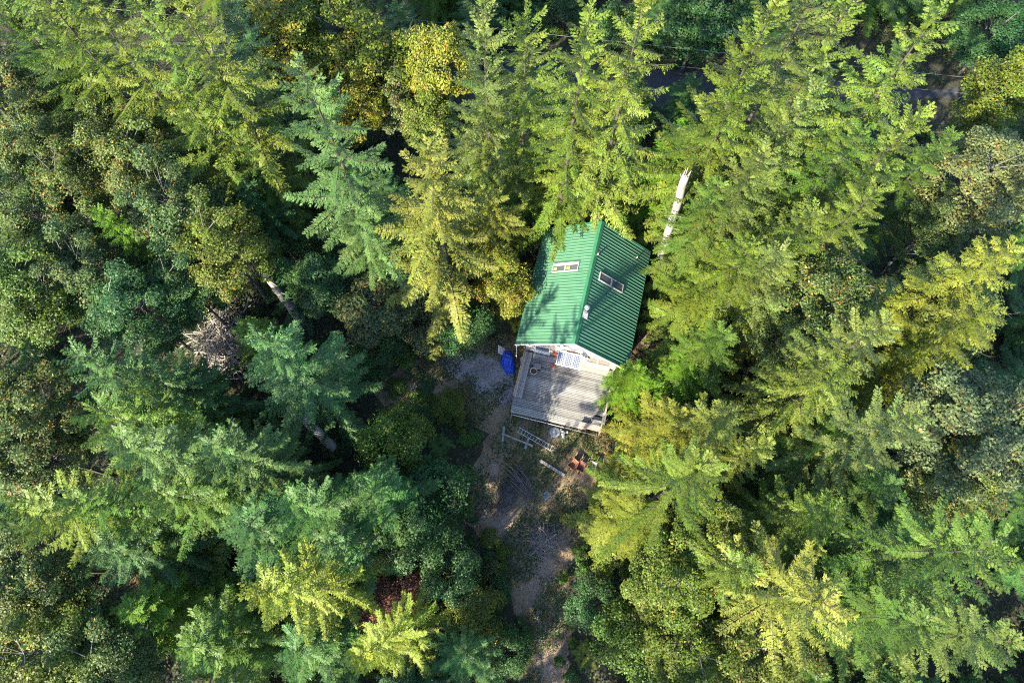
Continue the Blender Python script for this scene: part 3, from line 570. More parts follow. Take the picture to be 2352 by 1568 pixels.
# ------------------------------------------------------------------ tree kinds
def nrm(a): return a / np.maximum(np.linalg.norm(a, axis=-1, keepdims=True), 1e-9)
def conifer(seed, H, R, base, droop, up=0.75, gap=1.25, per=5, sep=0.12, nk=6, wid=0.28, frond=0.135, hang=0.15, ragged=0.3, shape=0.8, mt=None):
    """whorled boughs; every bough is a flat frond of side sprays, every spray a row of small needle blades"""
    q = np.random.default_rng(seed); T = []; wood = MB()
    lean = q.uniform(-0.25, 0.25, 2)
    wood.tube([(lean[0] * (k / 8) ** 2, lean[1] * (k / 8) ** 2, H * k / 8) for k in range(9)], [0.012 * H * (1 - k / 8.1) ** 1.15 + 0.01 for k in range(9)], 7)
    Z = np.array([0, 0, 1.0]); specs = []; z = base * H; az = q.uniform(0, 6)
    while z < H * 0.975:
        t = (z - base * H) / (H - base * H)
        for k in range(per):
            tt = min(0.985, max(0, t + q.uniform(-0.02, 0.02))); L = R * (1 - tt) ** shape * (1 + q.uniform(-ragged, ragged * 0.6)) + 0.35
            specs.append((tt, L, az + k * 6.283 / per + q.uniform(-0.3, 0.3), -0.05 + up * tt ** 1.5 + q.uniform(-0.12, 0.12), droop * (1 - 0.6 * tt) * q.uniform(0.7, 1.25), True))
        az += 0.63 + q.uniform(-0.2, 0.2); z += gap * (1 - 0.45 * t) * q.uniform(0.8, 1.2)
    for k in range(int(H * 1.4)):
        tt = q.uniform(0.55, 0.98); specs.append((tt, q.uniform(0.35, 0.8) * (1.25 - tt), q.uniform(0, 6.28), q.uniform(0.0, 0.9), 0.1, False))
    for (t, L, az, el, dr, main) in specs:
        z0 = base * H + (H - base * H) * t; h = np.array([math.cos(az), math.sin(az), 0])
        o = np.array([lean[0] * (z0 / H) ** 2, lean[1] * (z0 / H) ** 2, z0]); swp = q.uniform(-0.12, 0.12); hp = np.array([-h[1], h[0], 0])
        def P(s): return o + h * (L * s)[..., None] + hp * (L * swp * s * s)[..., None] + Z * (L * (math.tan(el) * s - dr * s ** 1.7 + dr * 0.4 * s ** 4))[..., None]
        if main: sw = np.array([0, .3, .65, .95]); wood.tube([tuple(p) for p in P(sw)], [0.022 * L / 4 + .008, 0.015 * L / 4 + .006, 0.009, 0.003], 3, False)
        nb = max(5, int(L * (0.8 if main else 1) / sep)) * 2; s0 = 0.08 + (0.10 * min(1, max(0, (L - 1.0) / 2.5))); s = np.clip(np.linspace(s0, 1.0, nb) + q.uniform(-0.012, 0.012, nb), 0.06, 1.0); side = np.where(np.arange(nb) % 2 == 0, 1.0, -1.0)
        p = P(s); Tn = nrm(P(s + 0.02) - P(s - 0.02)); B = nrm(np.cross(Tn, Z)); N = np.cross(B, Tn); ro = q.uniform(-0.35, 0.35); B, N = B * math.cos(ro) + N * math.sin(ro), N * math.cos(ro) - B * math.sin(ro)
        lb_ = L * frond * (1 - s) ** 0.6 * np.minimum(1, (s - s0 + 0.08) / 0.22) * q.uniform(0.5, 1.25, nb) + q.uniform(0.13, 0.26, nb)
        a = math.radians(50) + q.uniform(-0.2, 0.2, nb); db = nrm(Tn * np.cos(a)[:, None] + B * (side * np.sin(a))[:, None] - N * (hang * q.uniform(0.3, 1.7, nb))[:, None])
        r = (np.arange(nk) + 0.6) / nk; rr = r[None, :] + q.uniform(-0.05, 0.05, (nb, nk)); pos = p[:, None] + db[:, None] * (lb_[:, None] * rr)[..., None] - Z * (hang * (lb_[:, None] * rr) ** 2 * 0.6)[..., None]
        sd = np.where(np.arange(nk) % 2 == 0, 1.0, -1.0)[None, :] * np.ones((nb, 1)); sd[:, -1] = 0
        C = nrm(np.cross(N, db)); bd = nrm(db[:, None] * 0.80 + C[:, None] * (sd * 0.60)[..., None] + q.normal(0, 0.08, (nb, nk, 3)))
        ln = np.maximum(0.13, lb_ / nk * 2.3)[:, None] * q.uniform(0.75, 1.25, (nb, nk)) * (1.15 - 0.35 * rr)
        Nn = N[:, None] + q.normal(0, 0.16, (nb, nk, 3)); w = nrm(np.cross(bd, Nn)) * (np.clip(ln, 0.13, 0.42) * wid)[..., None]
        T.append(np.stack([pos - w, pos + w, pos + bd * ln[..., None]], -2).reshape(-1, 3, 3))
    k = 30; zt = H * (0.94 + 0.07 * np.linspace(0, 1, k)); a = q.uniform(0, 6.28, k); dd = nrm(np.stack([np.cos(a) * 0.7, np.sin(a) * 0.7, np.ones(k)], -1)); pos = np.stack([np.full(k, lean[0]), np.full(k, lean[1]), zt], -1)
    w = nrm(np.cross(dd, q.normal(0, 1, (k, 3)))) * 0.04; T.append(np.stack([pos - w, pos + w, pos + dd * 0.3], -2))
    T = np.concatenate(T).reshape(-1, 3); F = np.arange(len(T)).reshape(-1, 3)
    return mesh_np('crown', T, F, mt or M['needle']), wood.mesh('trunk', M['bark'], True), H

def leafy(seed, H, R, cb, ncl, nleaf, size, flat=1.0, bark='alder_bark', clr=1.0, bare=4, fern=False):
    """broadleaf crown: limbs to leaf clumps, clumps filled with single leaves"""
    q = np.random.default_rng(seed); wood = MB(); ch_ = H * (1 - cb); zc = H * cb + ch_ * 0.5; C = []
    for i in range(ncl):
        u = q.normal(0, 1, 3); u /= np.linalg.norm(u); u[2] = abs(u[2]) * 0.9 - 0.35 if q.random() < 0.75 else u[2]; rr = q.uniform(0.45, 1.0) ** 0.5
        C.append(np.array([u[0] * R * rr * 0.86, u[1] * R * rr * 0.86, zc + u[2] * ch_ * 0.46 * rr]))
    C = np.array(C); rad = clr * q.uniform(0.7, 1.3, ncl)
    wood.tube([(q.uniform(-.1, .1) * k * 0.4, q.uniform(-.1, .1) * k * 0.4, (H * 0.70) * k / 6) for k in range(7)], [0.010 * H * (1 - k / 6.2) + 0.008 for k in range(7)], 7)
    for c in C:
        z0 = max(H * cb * 0.5, c[2] - math.hypot(c[0], c[1]) * 0.8 - 0.5); m_ = np.array([c[0] * 0.5, c[1] * 0.5, (z0 + c[2]) / 2 + 0.2])
        wood.tube([(0, 0, z0), tuple(m_), tuple(c)], [0.0018 * H + .008, 0.0013 * H + .005, 0.005], 4, False)
        for k in range(3):
            d_ = q.normal(0, 1, 3); d_[2] = abs(d_[2]); d_ /= np.linalg.norm(d_); wood.tube([tuple(c), tuple(c + d_ * clr * 0.9)], [0.014, 0.004], 3, False)
    for k in range(bare):    # bare twigs that poke out of the crown
        c = C[int(q.integers(ncl))]; d_ = nrm(c - np.array([0, 0, zc - 1])); p = c + d_ * clr * 0.3; e_ = p + d_ * clr * 1.5 + np.array([0, 0, 0.5]); wood.tube([tuple(p), tuple((p + e_) / 2 + q.normal(0, .1, 3)), tuple(e_)], [0.018, 0.012, 0.004], 4, False)
        for j in range(3): f_ = p + (e_ - p) * q.uniform(0.3, 0.9); wood.tube([tuple(f_), tuple(f_ + q.normal(0, 0.35, 3))], [0.012, 0.004], 3, False)
    n = nleaf; ci = q.integers(0, ncl, n); u = nrm(q.normal(0, 1, (n, 3))); rr = q.uniform(0, 1, n) ** 0.45
    p = C[ci] + u * (rad[ci] * rr)[:, None] * np.array([1, 1, 0.62 * flat]); p[:, 2] = np.maximum(p[:, 2], 0.05)
    out = nrm(p - np.array([0, 0, zc - ch_ * 0.35])); N = nrm(out * 0.55 + u * 0.45 + np.array([0, 0, 0.65]) + q.normal(0, 0.5, (n, 3)))
    a = nrm(np.cross(N, q.normal(0, 1, (n, 3)))); b = np.cross(N, a); ln = size * q.uniform(0.6, 1.3, n); w = ln * q.uniform(0.5, 0.75, n)
    V = np.stack([p - a * (ln * .5)[:, None], p + b * (w * .5)[:, None] - N * (ln * .08)[:, None], p + a * (ln * .5)[:, None] - N * (ln * 0.12)[:, None], p - b * (w * .5)[:, None] - N * (ln * .08)[:, None]], 1).reshape(-1, 3)
    return mesh_np('crown', V, np.arange(len(V)).reshape(-1, 4), M['leaf']), wood.mesh('trunk', M[bark], True), H

def fern(seed):
    q = np.random.default_rng(seed); T = []; wood = MB()
    for i in range(13):
        az = i * 2.4 + q.uniform(-.2, .2); L = q.uniform(0.7, 1.1); h = np.array([math.cos(az), math.sin(az), 0]); B = np.array([-h[1], h[0], 0]); s = np.linspace(0.12, 1, 24)
        p = h * (L * s)[:, None] + np.array([0, 0, 1]) * (L * (0.85 * s - 0.75 * s ** 2))[:, None]; wood.tube([tuple(p[0]), tuple(p[12]), tuple(p[23])], [0.01, .007, .003], 3, False)
        for sd in (-1, 1):
            ln = 0.24 * np.sin(np.clip(s * 1.05, 0, 1) * math.pi) ** 0.7 + 0.02; d_ = nrm(B * sd + h * 0.35 + q.normal(0, .06, (24, 3))); w = h * 0.028 + np.zeros((24, 3)); T.append(np.stack([p - w, p + w, p + d_ * ln[:, None]], 1))
    T = np.concatenate(T).reshape(-1, 3); return mesh_np('fronds', T, np.arange(len(T)).reshape(-1, 3), M['needle']), wood.mesh('stems', M['bark']), 1.0

P = {}
P['fir'] = [conifer(1, 22, 4.6, 0.10, 0.30, hang=0.2), conifer(2, 22, 4.3, 0.15, 0.22, up=0.9, ragged=0.5, hang=0.15, frond=0.15), conifer(3, 22, 4.9, 0.12, 0.40, shape=0.7, hang=0.25, ragged=0.4, frond=0.12), conifer(4, 22, 4.4, 0.1, 0.27, frond=0.11, gap=1.15, ragged=0.45), conifer(5, 22, 4.6, 0.1, 0.34, frond=0.14, ragged=0.5, hang=0.25, gap=1.35)]
P['hem'] = [conifer(11, 22, 4.8, 0.10, 0.50, hang=0.4, gap=1.25, per=4, frond=0.20, ragged=0.55, shape=0.72), conifer(12, 22, 5.2, 0.15, 0.42, hang=0.35, per=4, frond=0.16, gap=1.25, ragged=0.6, shape=0.7), conifer(13, 22, 4.6, 0.08, 0.55, hang=0.4, gap=1.25, frond=0.18, ragged=0.5, per=4)]
P['ced'] = [conifer(21, 20, 3.6, 0.05, 0.38, up=0.5, hang=0.35, frond=0.24, gap=1.0, ragged=0.45, shape=0.6), conifer(22, 20, 3.9, 0.05, 0.32, up=0.6, hang=0.3, frond=0.26, gap=1.0, ragged=0.5, shape=0.65)]
P['long'] = [conifer(31, 22, 6.4, 0.12, 0.22, up=0.45, frond=0.075, gap=1.45, per=5, hang=0.12, ragged=0.3, shape=0.6)]
P['ald'] = [leafy(41, 20, 4.2, 0.30, 80, 30000, 0.19, clr=0.85, bare=2), leafy(42, 20, 3.8, 0.25, 70, 27000, 0.18, clr=0.85, bare=5), leafy(43, 20, 4.6, 0.35, 85, 30000, 0.20, clr=0.85, bare=3)]
P['map'] = [leafy(51, 18, 4.6, 0.30, 60, 20000, 0.26, clr=1.15), leafy(52, 18, 4.0, 0.25, 55, 18000, 0.25, clr=1.1, bare=7)]
P['small'] = [leafy(61, 6, 2.4, 0.12, 34, 12000, 0.14, bark='bark', clr=0.75, bare=2), leafy(62, 5, 2.2, 0.10, 30, 10000, 0.13, bark='bark', clr=0.7, bare=1)]
P['shrub'] = [leafy(71, 1.6, 1.1, 0.05, 16, 2600, 0.13, bark='bark', clr=0.42, bare=0), leafy(72, 1.3, 1.2, 0.05, 15, 2400, 0.15, bark='bark', clr=0.42, bare=0)]
P['fern'] = [fern(81), fern(82)]
NAME = dict(fir='fir_tree', hem='hemlock_tree', ced='cedar_tree', long='fir_tree', ald='alder_tree', map='maple_tree', small='small_tree', shrub='shrub', fern='fern')
CAT = dict(fir='conifer', hem='conifer', ced='conifer', long='conifer', ald='tree', map='tree', small='tree', shrub='shrub', fern='fern')
RAD = dict(fir=4.6, hem=4.9, ced=3.75, long=6.4, ald=4.2, map=4.3, small=2.3, shrub=1.15, fern=1.0)
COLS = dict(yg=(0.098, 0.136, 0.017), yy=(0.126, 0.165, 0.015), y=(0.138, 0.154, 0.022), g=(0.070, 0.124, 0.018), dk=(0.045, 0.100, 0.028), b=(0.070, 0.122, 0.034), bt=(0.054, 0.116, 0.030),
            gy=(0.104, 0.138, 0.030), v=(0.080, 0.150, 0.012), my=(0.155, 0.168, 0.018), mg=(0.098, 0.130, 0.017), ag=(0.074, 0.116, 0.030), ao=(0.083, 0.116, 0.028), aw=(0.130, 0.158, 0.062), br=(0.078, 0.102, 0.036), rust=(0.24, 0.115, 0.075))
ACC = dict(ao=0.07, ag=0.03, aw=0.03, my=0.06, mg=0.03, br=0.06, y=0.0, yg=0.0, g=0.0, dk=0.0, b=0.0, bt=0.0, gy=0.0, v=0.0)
counter = {}
def plant(kind, x, y, h, R, col, label, group, z=None):
    i = counter.get(kind, 0); counter[kind] = i + 1; cr, wd, H0 = P[kind][i % len(P[kind])]
    e = empty(NAME[kind], (x, y, gz(x, y) if z is None else z), (i * 2.399) % 6.283); tag(e, label, CAT[kind], group)
    if kind in ('fir', 'hem', 'ced'): R *= 1.15
    sxy = R / RAD[kind]; sc = (sxy, sxy, h / H0)
    c = link('crown' if kind != 'fern' else 'fronds', cr, e, scale=sc); link('trunk' if kind not in ('fern', 'shrub') else 'stems', wd, e, scale=sc)
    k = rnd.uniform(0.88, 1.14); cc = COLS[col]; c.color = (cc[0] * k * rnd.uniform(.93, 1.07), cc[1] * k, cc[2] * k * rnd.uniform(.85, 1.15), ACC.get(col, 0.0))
    return e
#TREES_BEGIN
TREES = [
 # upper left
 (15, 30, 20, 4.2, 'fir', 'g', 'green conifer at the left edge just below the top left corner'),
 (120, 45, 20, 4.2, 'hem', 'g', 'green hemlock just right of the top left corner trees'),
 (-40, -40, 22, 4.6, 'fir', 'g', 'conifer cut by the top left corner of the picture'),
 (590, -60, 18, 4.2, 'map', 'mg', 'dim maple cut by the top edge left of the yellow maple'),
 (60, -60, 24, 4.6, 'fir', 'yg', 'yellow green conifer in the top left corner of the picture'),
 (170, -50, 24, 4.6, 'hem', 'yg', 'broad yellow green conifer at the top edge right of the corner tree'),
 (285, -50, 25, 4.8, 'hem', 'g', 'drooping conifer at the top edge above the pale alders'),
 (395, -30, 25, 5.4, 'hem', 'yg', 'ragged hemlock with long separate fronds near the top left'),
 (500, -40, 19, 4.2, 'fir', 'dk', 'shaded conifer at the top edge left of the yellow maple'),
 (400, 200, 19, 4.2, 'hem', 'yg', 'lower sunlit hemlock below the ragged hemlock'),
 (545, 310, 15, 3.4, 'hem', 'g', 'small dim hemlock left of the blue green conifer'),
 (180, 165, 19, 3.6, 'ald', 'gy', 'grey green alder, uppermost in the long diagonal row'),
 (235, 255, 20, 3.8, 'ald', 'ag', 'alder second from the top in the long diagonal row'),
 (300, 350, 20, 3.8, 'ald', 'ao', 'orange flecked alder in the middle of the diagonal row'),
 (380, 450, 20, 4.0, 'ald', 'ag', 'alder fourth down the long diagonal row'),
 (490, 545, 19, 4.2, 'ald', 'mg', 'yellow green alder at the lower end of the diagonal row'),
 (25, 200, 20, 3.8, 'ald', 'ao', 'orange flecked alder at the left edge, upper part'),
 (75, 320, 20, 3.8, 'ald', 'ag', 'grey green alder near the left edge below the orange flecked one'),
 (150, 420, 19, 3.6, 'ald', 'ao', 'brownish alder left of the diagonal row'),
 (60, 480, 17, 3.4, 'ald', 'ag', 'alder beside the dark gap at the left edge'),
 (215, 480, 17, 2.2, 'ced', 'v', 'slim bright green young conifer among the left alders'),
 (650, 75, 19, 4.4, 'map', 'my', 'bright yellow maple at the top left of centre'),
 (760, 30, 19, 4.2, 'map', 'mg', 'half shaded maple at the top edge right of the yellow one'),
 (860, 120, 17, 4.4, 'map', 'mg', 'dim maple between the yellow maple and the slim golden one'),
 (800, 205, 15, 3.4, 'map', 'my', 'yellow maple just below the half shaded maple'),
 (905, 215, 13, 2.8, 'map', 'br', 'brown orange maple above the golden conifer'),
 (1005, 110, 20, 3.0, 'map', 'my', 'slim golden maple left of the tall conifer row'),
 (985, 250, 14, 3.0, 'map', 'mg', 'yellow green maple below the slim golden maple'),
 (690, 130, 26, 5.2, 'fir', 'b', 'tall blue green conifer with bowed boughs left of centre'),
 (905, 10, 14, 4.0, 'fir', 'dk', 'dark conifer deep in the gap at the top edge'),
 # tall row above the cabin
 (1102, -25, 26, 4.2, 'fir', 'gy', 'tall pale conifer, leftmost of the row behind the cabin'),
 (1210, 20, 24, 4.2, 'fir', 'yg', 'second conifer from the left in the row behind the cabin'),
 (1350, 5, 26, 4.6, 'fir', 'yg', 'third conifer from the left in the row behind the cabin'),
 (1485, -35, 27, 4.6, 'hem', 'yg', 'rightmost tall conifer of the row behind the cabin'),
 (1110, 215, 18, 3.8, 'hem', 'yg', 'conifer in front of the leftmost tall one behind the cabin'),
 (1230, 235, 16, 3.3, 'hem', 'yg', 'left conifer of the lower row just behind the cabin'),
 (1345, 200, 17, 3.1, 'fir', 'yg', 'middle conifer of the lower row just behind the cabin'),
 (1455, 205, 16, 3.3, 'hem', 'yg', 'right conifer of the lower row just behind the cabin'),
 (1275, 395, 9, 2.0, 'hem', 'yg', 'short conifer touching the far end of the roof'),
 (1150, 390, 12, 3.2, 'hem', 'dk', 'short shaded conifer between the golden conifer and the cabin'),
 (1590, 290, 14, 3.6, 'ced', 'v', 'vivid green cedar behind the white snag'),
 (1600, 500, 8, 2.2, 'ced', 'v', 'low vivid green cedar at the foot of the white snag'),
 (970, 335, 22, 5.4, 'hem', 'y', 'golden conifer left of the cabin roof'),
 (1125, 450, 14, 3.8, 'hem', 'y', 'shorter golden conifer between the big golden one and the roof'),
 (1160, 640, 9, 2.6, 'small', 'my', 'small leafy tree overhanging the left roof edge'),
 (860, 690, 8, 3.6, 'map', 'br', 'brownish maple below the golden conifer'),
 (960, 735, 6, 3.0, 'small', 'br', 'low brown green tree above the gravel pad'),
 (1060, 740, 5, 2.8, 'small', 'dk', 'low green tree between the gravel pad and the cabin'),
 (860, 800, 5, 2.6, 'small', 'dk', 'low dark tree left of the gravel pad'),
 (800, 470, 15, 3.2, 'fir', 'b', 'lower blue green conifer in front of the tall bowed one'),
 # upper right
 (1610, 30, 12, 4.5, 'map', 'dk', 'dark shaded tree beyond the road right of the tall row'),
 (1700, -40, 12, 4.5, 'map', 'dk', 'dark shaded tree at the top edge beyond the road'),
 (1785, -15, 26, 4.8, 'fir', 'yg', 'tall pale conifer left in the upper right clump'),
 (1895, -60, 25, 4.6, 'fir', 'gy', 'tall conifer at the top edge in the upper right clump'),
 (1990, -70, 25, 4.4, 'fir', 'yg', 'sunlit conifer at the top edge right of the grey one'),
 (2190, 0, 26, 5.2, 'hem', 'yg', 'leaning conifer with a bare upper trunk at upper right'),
 (2085, 100, 22, 4.2, 'fir', 'g', 'conifer just left of the leaning one at upper right'),
 (1880, 185, 22, 3.6, 'fir', 'gy', 'grey green conifer with a twiggy bare tip at upper right'),
 (2120, 250, 21, 4.2, 'fir', 'yg', 'pale tipped conifer below the leaning one at upper right'),
 (1985, 290, 19, 4.0, 'fir', 'g', 'conifer left of the pale tipped one at upper right'),
 (1700, 200, 20, 4.4, 'hem', 'yg', 'drooping conifer right of the vivid green cedar'),
 (1760, 330, 19, 4.2, 'fir', 'gy', 'grey green conifer right of the white snag'),
 (1660, 420, 15, 3.8, 'fir', 'g', 'lower conifer close to the white snag'),
 (2015, 425, 19, 4.6, 'long', 'yg', 'star shaped conifer in the upper right quarter'),
 (1870, 470, 18, 4.2, 'fir', 'yg', 'conifer left of the star shaped one'),
 (2320, 190, 16, 4.0, 'map', 'mg', 'yellow green maple at the right edge by the road'),
 (2300, 60, 10, 4.4, 'map', 'dk', 'dark tree at the right edge beyond the road'),
 (2270, 390, 18, 5.0, 'ald', 'aw', 'silvery leaved alder at the right edge'),
 (2170, 500, 14, 3.6, 'ald', 'ag', 'dim alder left of the silvery one'),
 (2195, 300, 15, 3.4, 'fir', 'g', 'dim conifer between the road and the silvery alder'),
 (1548, 512, 8.5, 0.9, 'ced', 'v', 'slim vivid green cedar in front of the white snag'),
 # right middle
 (1720, 560, 16, 4.4, 'fir', 'yg', 'bright conifer right of the cabin roof'),
 (1620, 640, 12, 3.4, 'hem', 'yg', 'low bright conifer nearest the right eave of the cabin'),
 (1920, 670, 19, 4.0, 'ald', 'ao', 'bushy brown flecked tree in the middle right'),
 (1840, 760, 15, 3.6, 'ald', 'ag', 'bushy tree below the brown flecked one'),
 (1800, 560, 17, 4.0, 'fir', 'gy', 'conifer between the roof and the bushy brown flecked tree'),
 (2050, 740, 21, 4.2, 'fir', 'gy', 'conifer with a twiggy tip right of the bushy trees'),
 (2210, 690, 18, 4.6, 'ald', 'gy', 'blue grey bushy tree left of the yellow cedar'),
 (2330, 560, 21, 3.8, 'ced', 'y', 'yellow cedar at the right edge'),
 (2290, 700, 19, 3.6, 'ced', 'y', 'lower yellow green cedar at the right edge'),
 (1660, 755, 14, 3.8, 'fir', 'g', 'conifer right of the lower cabin eave'),
 (1590, 830, 9, 2.8, 'ced', 'v', 'bright low cedar by the right side of the deck'),
 (1468, 852, 9, 2.1, 'ced', 'v', 'bright green cedar overhanging the deck'),
 (1970, 830, 18, 4.2, 'hem', 'yg', 'conifer with sunlit fronds in the middle right'),
 (2115, 945, 19, 4.4, 'fir', 'gy', 'conifer with pale tip at lower right of centre'),
 (1960, 980, 14, 3.6, 'fir', 'g', 'conifer left of the pale tipped one at lower right'),
 (2250, 980, 17, 5.2, 'ald', 'aw', 'large grey alder at the right edge'),
 (2200, 1090, 14, 3.8, 'ald', 'ao', 'alder below the large grey one at the right'),
 (1685, 935, 17, 3.6, 'fir', 'y', 'star topped yellow conifer right of the deck'),
 (1560, 960, 13, 3.6, 'ced', 'y', 'yellow conifer beside the front corner of the deck'),
 (1770, 1020, 15, 2.4, 'fir', 'y', 'small golden conifer right of the star topped one'),
 # lower right
 (1615, 1085, 20, 5.7, 'long', 'yg', 'conifer with long spreading boughs right of the yard'),
 (1480, 1180, 12, 3.2, 'ced', 'y', 'yellow conifer under the long spreading boughs'),
 (1560, 1330, 15, 4.2, 'ald', 'mg', 'yellow green bushy tree below the long boughed conifer'),
 (1650, 1250, 15, 3.6, 'ald', 'mg', 'bushy tree between the long boughed and golden conifers'),
 (1735, 1310, 17, 3.2, 'hem', 'yg', 'conifer with upright sunlit fronds at lower right'),
 (1915, 1375, 20, 4.8, 'hem', 'y', 'broad golden conifer at lower right'),
 (1930, 1165, 16, 3.6, 'fir', 'yg', 'conifer at the edge of the dark hollow at lower right'),
 (2060, 1110, 12, 3.6, 'fir', 'bt', 'dim conifer above the dark hollow at lower right'),
 (2310, 1250, 21, 4.6, 'fir', 'g', 'green conifer at the right edge near the bottom'),
 (2150, 1430, 18, 4.4, 'fir', 'g', 'green conifer right of the dark hollow near the bottom'),
 (2330, 1480, 17, 4.2, 'fir', 'gy', 'conifer in the bottom right corner'),
 (1760, 1490, 15, 4.0, 'ald', 'mg', 'bushy green tree at the bottom edge right of the path'),
 (1600, 1500, 14, 4.0, 'ald', 'mg', 'yellow green bushy tree at the bottom edge'),
 (1890, 1560, 12, 3.4, 'fir', 'g', 'dim conifer at the bottom edge below the golden one'),
 (2020, 1290, 8, 3.4, 'fir', 'bt', 'short shaded conifer inside the dark hollow, left one'),
 (2180, 1240, 9, 3.6, 'fir', 'bt', 'short shaded conifer inside the dark hollow, right one'),
 (1470, 1470, 9, 3.0, 'small', 'g', 'leafy small tree right of the lower path'),
 (1370, 1390, 5, 2.6, 'small', 'dk', 'dark leafy bush right of the lower path'),
 # lower left
 (575, 1350, 23, 3.9, 'hem', 'yy', 'broad conifer with bright yellow fronds at lower left'),
 (822, 1512, 21, 2.7, 'fir', 'yy', 'conifer with a bright crown at the bottom left of centre'),
 (600, 770, 18, 4.4, 'hem', 'bt', 'big blue green hemlock beside the dead tangle'),
 (470, 1020, 17, 4.0, 'fir', 'b', 'blue grey conifer below the dead tangle'),
 (270, 1010, 20, 4.4, 'fir', 'b', 'conifer left of the blue grey one'),
 (350, 1120, 17, 4.2, 'hem', 'g', 'conifer below the blue grey pair'),
 (665, 1160, 17, 3.8, 'fir', 'bt', 'blue green conifer in the lower left middle'),
 (850, 1130, 14, 4.0, 'ced', 'bt', 'soft blue green cedar left of the clearing'),
 (560, 1200, 16, 4.0, 'ced', 'bt', 'blue green cedar above the bright yellow fronds'),
 (760, 1240, 14, 3.4, 'ced', 'bt', 'blue green cedar right of the bright yellow fronds'),
 (60, 930, 18, 3.8, 'ald', 'ao', 'orange tinged alder at the left edge, middle'),
 (60, 1040, 17, 3.6, 'ald', 'ao', 'second orange tinged alder at the left edge'),
 (150, 800, 19, 4.4, 'hem', 'dk', 'dark conifer left of middle, upper one'),
 (280, 690, 18, 4.2, 'ald', 'dk', 'dark bushy tree left of middle'),
 (40, 640, 19, 4.2, 'ald', 'g', 'green bushy tree at the left edge'),
 (180, 600, 18, 3.8, 'ald', 'ag', 'grey green bushy tree below the slim bright conifer'),
 (300, 830, 15, 3.6, 'hem', 'dk', 'dark conifer left of the dead tangle'),
 (400, 640, 16, 3.6, 'ald', 'dk', 'dark bushy tree above the dead tangle'),
 (200, 930, 17, 4.0, 'hem', 'g', 'dim conifer between the orange alders and the dead tangle'),
 (40, 1160, 19, 4.0, 'fir', 'yg', 'pale conifer at the left edge, lower part'),
 (150, 1150, 18, 4.0, 'fir', 'g', 'conifer right of the pale one at the left edge'),
 (200, 1260, 15, 4.0, 'hem', 'dk', 'dark conifer left of the straw coloured heap'),
 (70, 1310, 16, 3.6, 'ald', 'ao', 'brownish alder above the white dead twigs'),
 (70, 1500, 17, 4.2, 'ald', 'mg', 'yellow green alder in the bottom left corner'),
 (230, 1500, 15, 4.0, 'ald', 'ag', 'grey green alder at the bottom edge near the left corner'),
 (300, 1400, 12, 3.2, 'ced', 'v', 'young bright green cedar below the straw coloured heap'),
 (440, 1490, 15, 4.0, 'ced', 'g', 'green cedar at the bottom edge left of the yellow fronds'),
 (680, 1500, 13, 3.2, 'ced', 'bt', 'blue green cedar at the bottom edge under the yellow fronds'),
 (560, 420, 13, 3.2, 'fir', 'dk', 'short dark conifer between the alder row and the blue green conifer'),
 (640, 610, 8, 3.0, 'fir', 'dk', 'short dark conifer in the shade above the splintered snag'),
 (720, 640, 10, 3.2, 'map', 'dk', 'shaded leafy tree right of the splintered snag'),
 (905, 1005, 10, 2.9, 'small', 'g', 'leafy small tree with yellow leaves below the gravel pad'),
 (1000, 1120, 9.5, 3.4, 'small', 'dk', 'round dark leafy tree left of the yard'),
 (950, 1225, 11, 3.0, 'small', 'dk', 'leafy dark tree left of the path'),
 (850, 1250, 8, 2.2, 'small', 'aw', 'pale leaved small tree in a spot of sun left of the path'),
 (890, 1375, 5, 2.9, 'small', 'rust', 'rust brown dead bush at lower left of the path'),
 (1030, 1320, 8, 2.8, 'small', 'dk', 'dark leafy tree above the bottom edge left of the path'),
 (1090, 1420, 5, 2.6, 'small', 'mg', 'yellowish leafy bush left of the lower path'),
 (1060, 1520, 9, 3.0, 'fir', 'bt', 'small blue green conifer at the bottom edge left of the path'),
 (1160, 1500, 4, 2.2, 'small', 'dk', 'low bush touching the left side of the lower path'),
 (1030, 930, 4, 1.6, 'small', 'mg', 'small yellow green bush between the gravel pad and the ladder'),
 (960, 960, 4, 1.8, 'small', 'dk', 'low dark bush below the old board'),
 # beyond the picture's edges, so that the wood and its shade go on
]
OUT = [(-50, 60), (-38, 62), (-26, 63), (-13, 62), (-1, 61), (9, 62), (18, 59), (27, 61), (37, 58), (48, 57), (57, 60), (-62, 58), (-56, 50), (-52, 2), (-50, 14), (-58, 24), (-47, -10), (-38, -14), (-29, -15), (-20, -16), (-11, -14), (-3, -17), (6, -15), (15, -16), (24, -15), (34, -14), (44, -10), (-33, -24), (-22, -25), (-12, -24), (-44, -22), (2, -26), (14, -26), (52, 4), (54, 16), (60, 28), (62, 40), (-66, 36), (-70, 50), (-58, 66), (-44, 70), (-30, 72), (-16, 71), (-2, 73), (12, 71), (28, 72), (44, 70), (60, 68), (68, 56)]
#TREES_END
LEAFY = ('ald', 'map', 'small')
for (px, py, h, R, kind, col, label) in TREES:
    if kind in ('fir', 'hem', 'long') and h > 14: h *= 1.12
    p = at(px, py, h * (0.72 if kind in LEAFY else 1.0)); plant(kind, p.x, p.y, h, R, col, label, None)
for i, (x, y) in enumerate(OUT):
    k = ('fir', 'hem', 'ald', 'fir')[i % 4]
    plant(k, x, y, rnd.uniform(17, 24), rnd.uniform(4, 5), 'g', 'tree of the surrounding wood beyond the edge of the picture', 'trees beyond the picture')

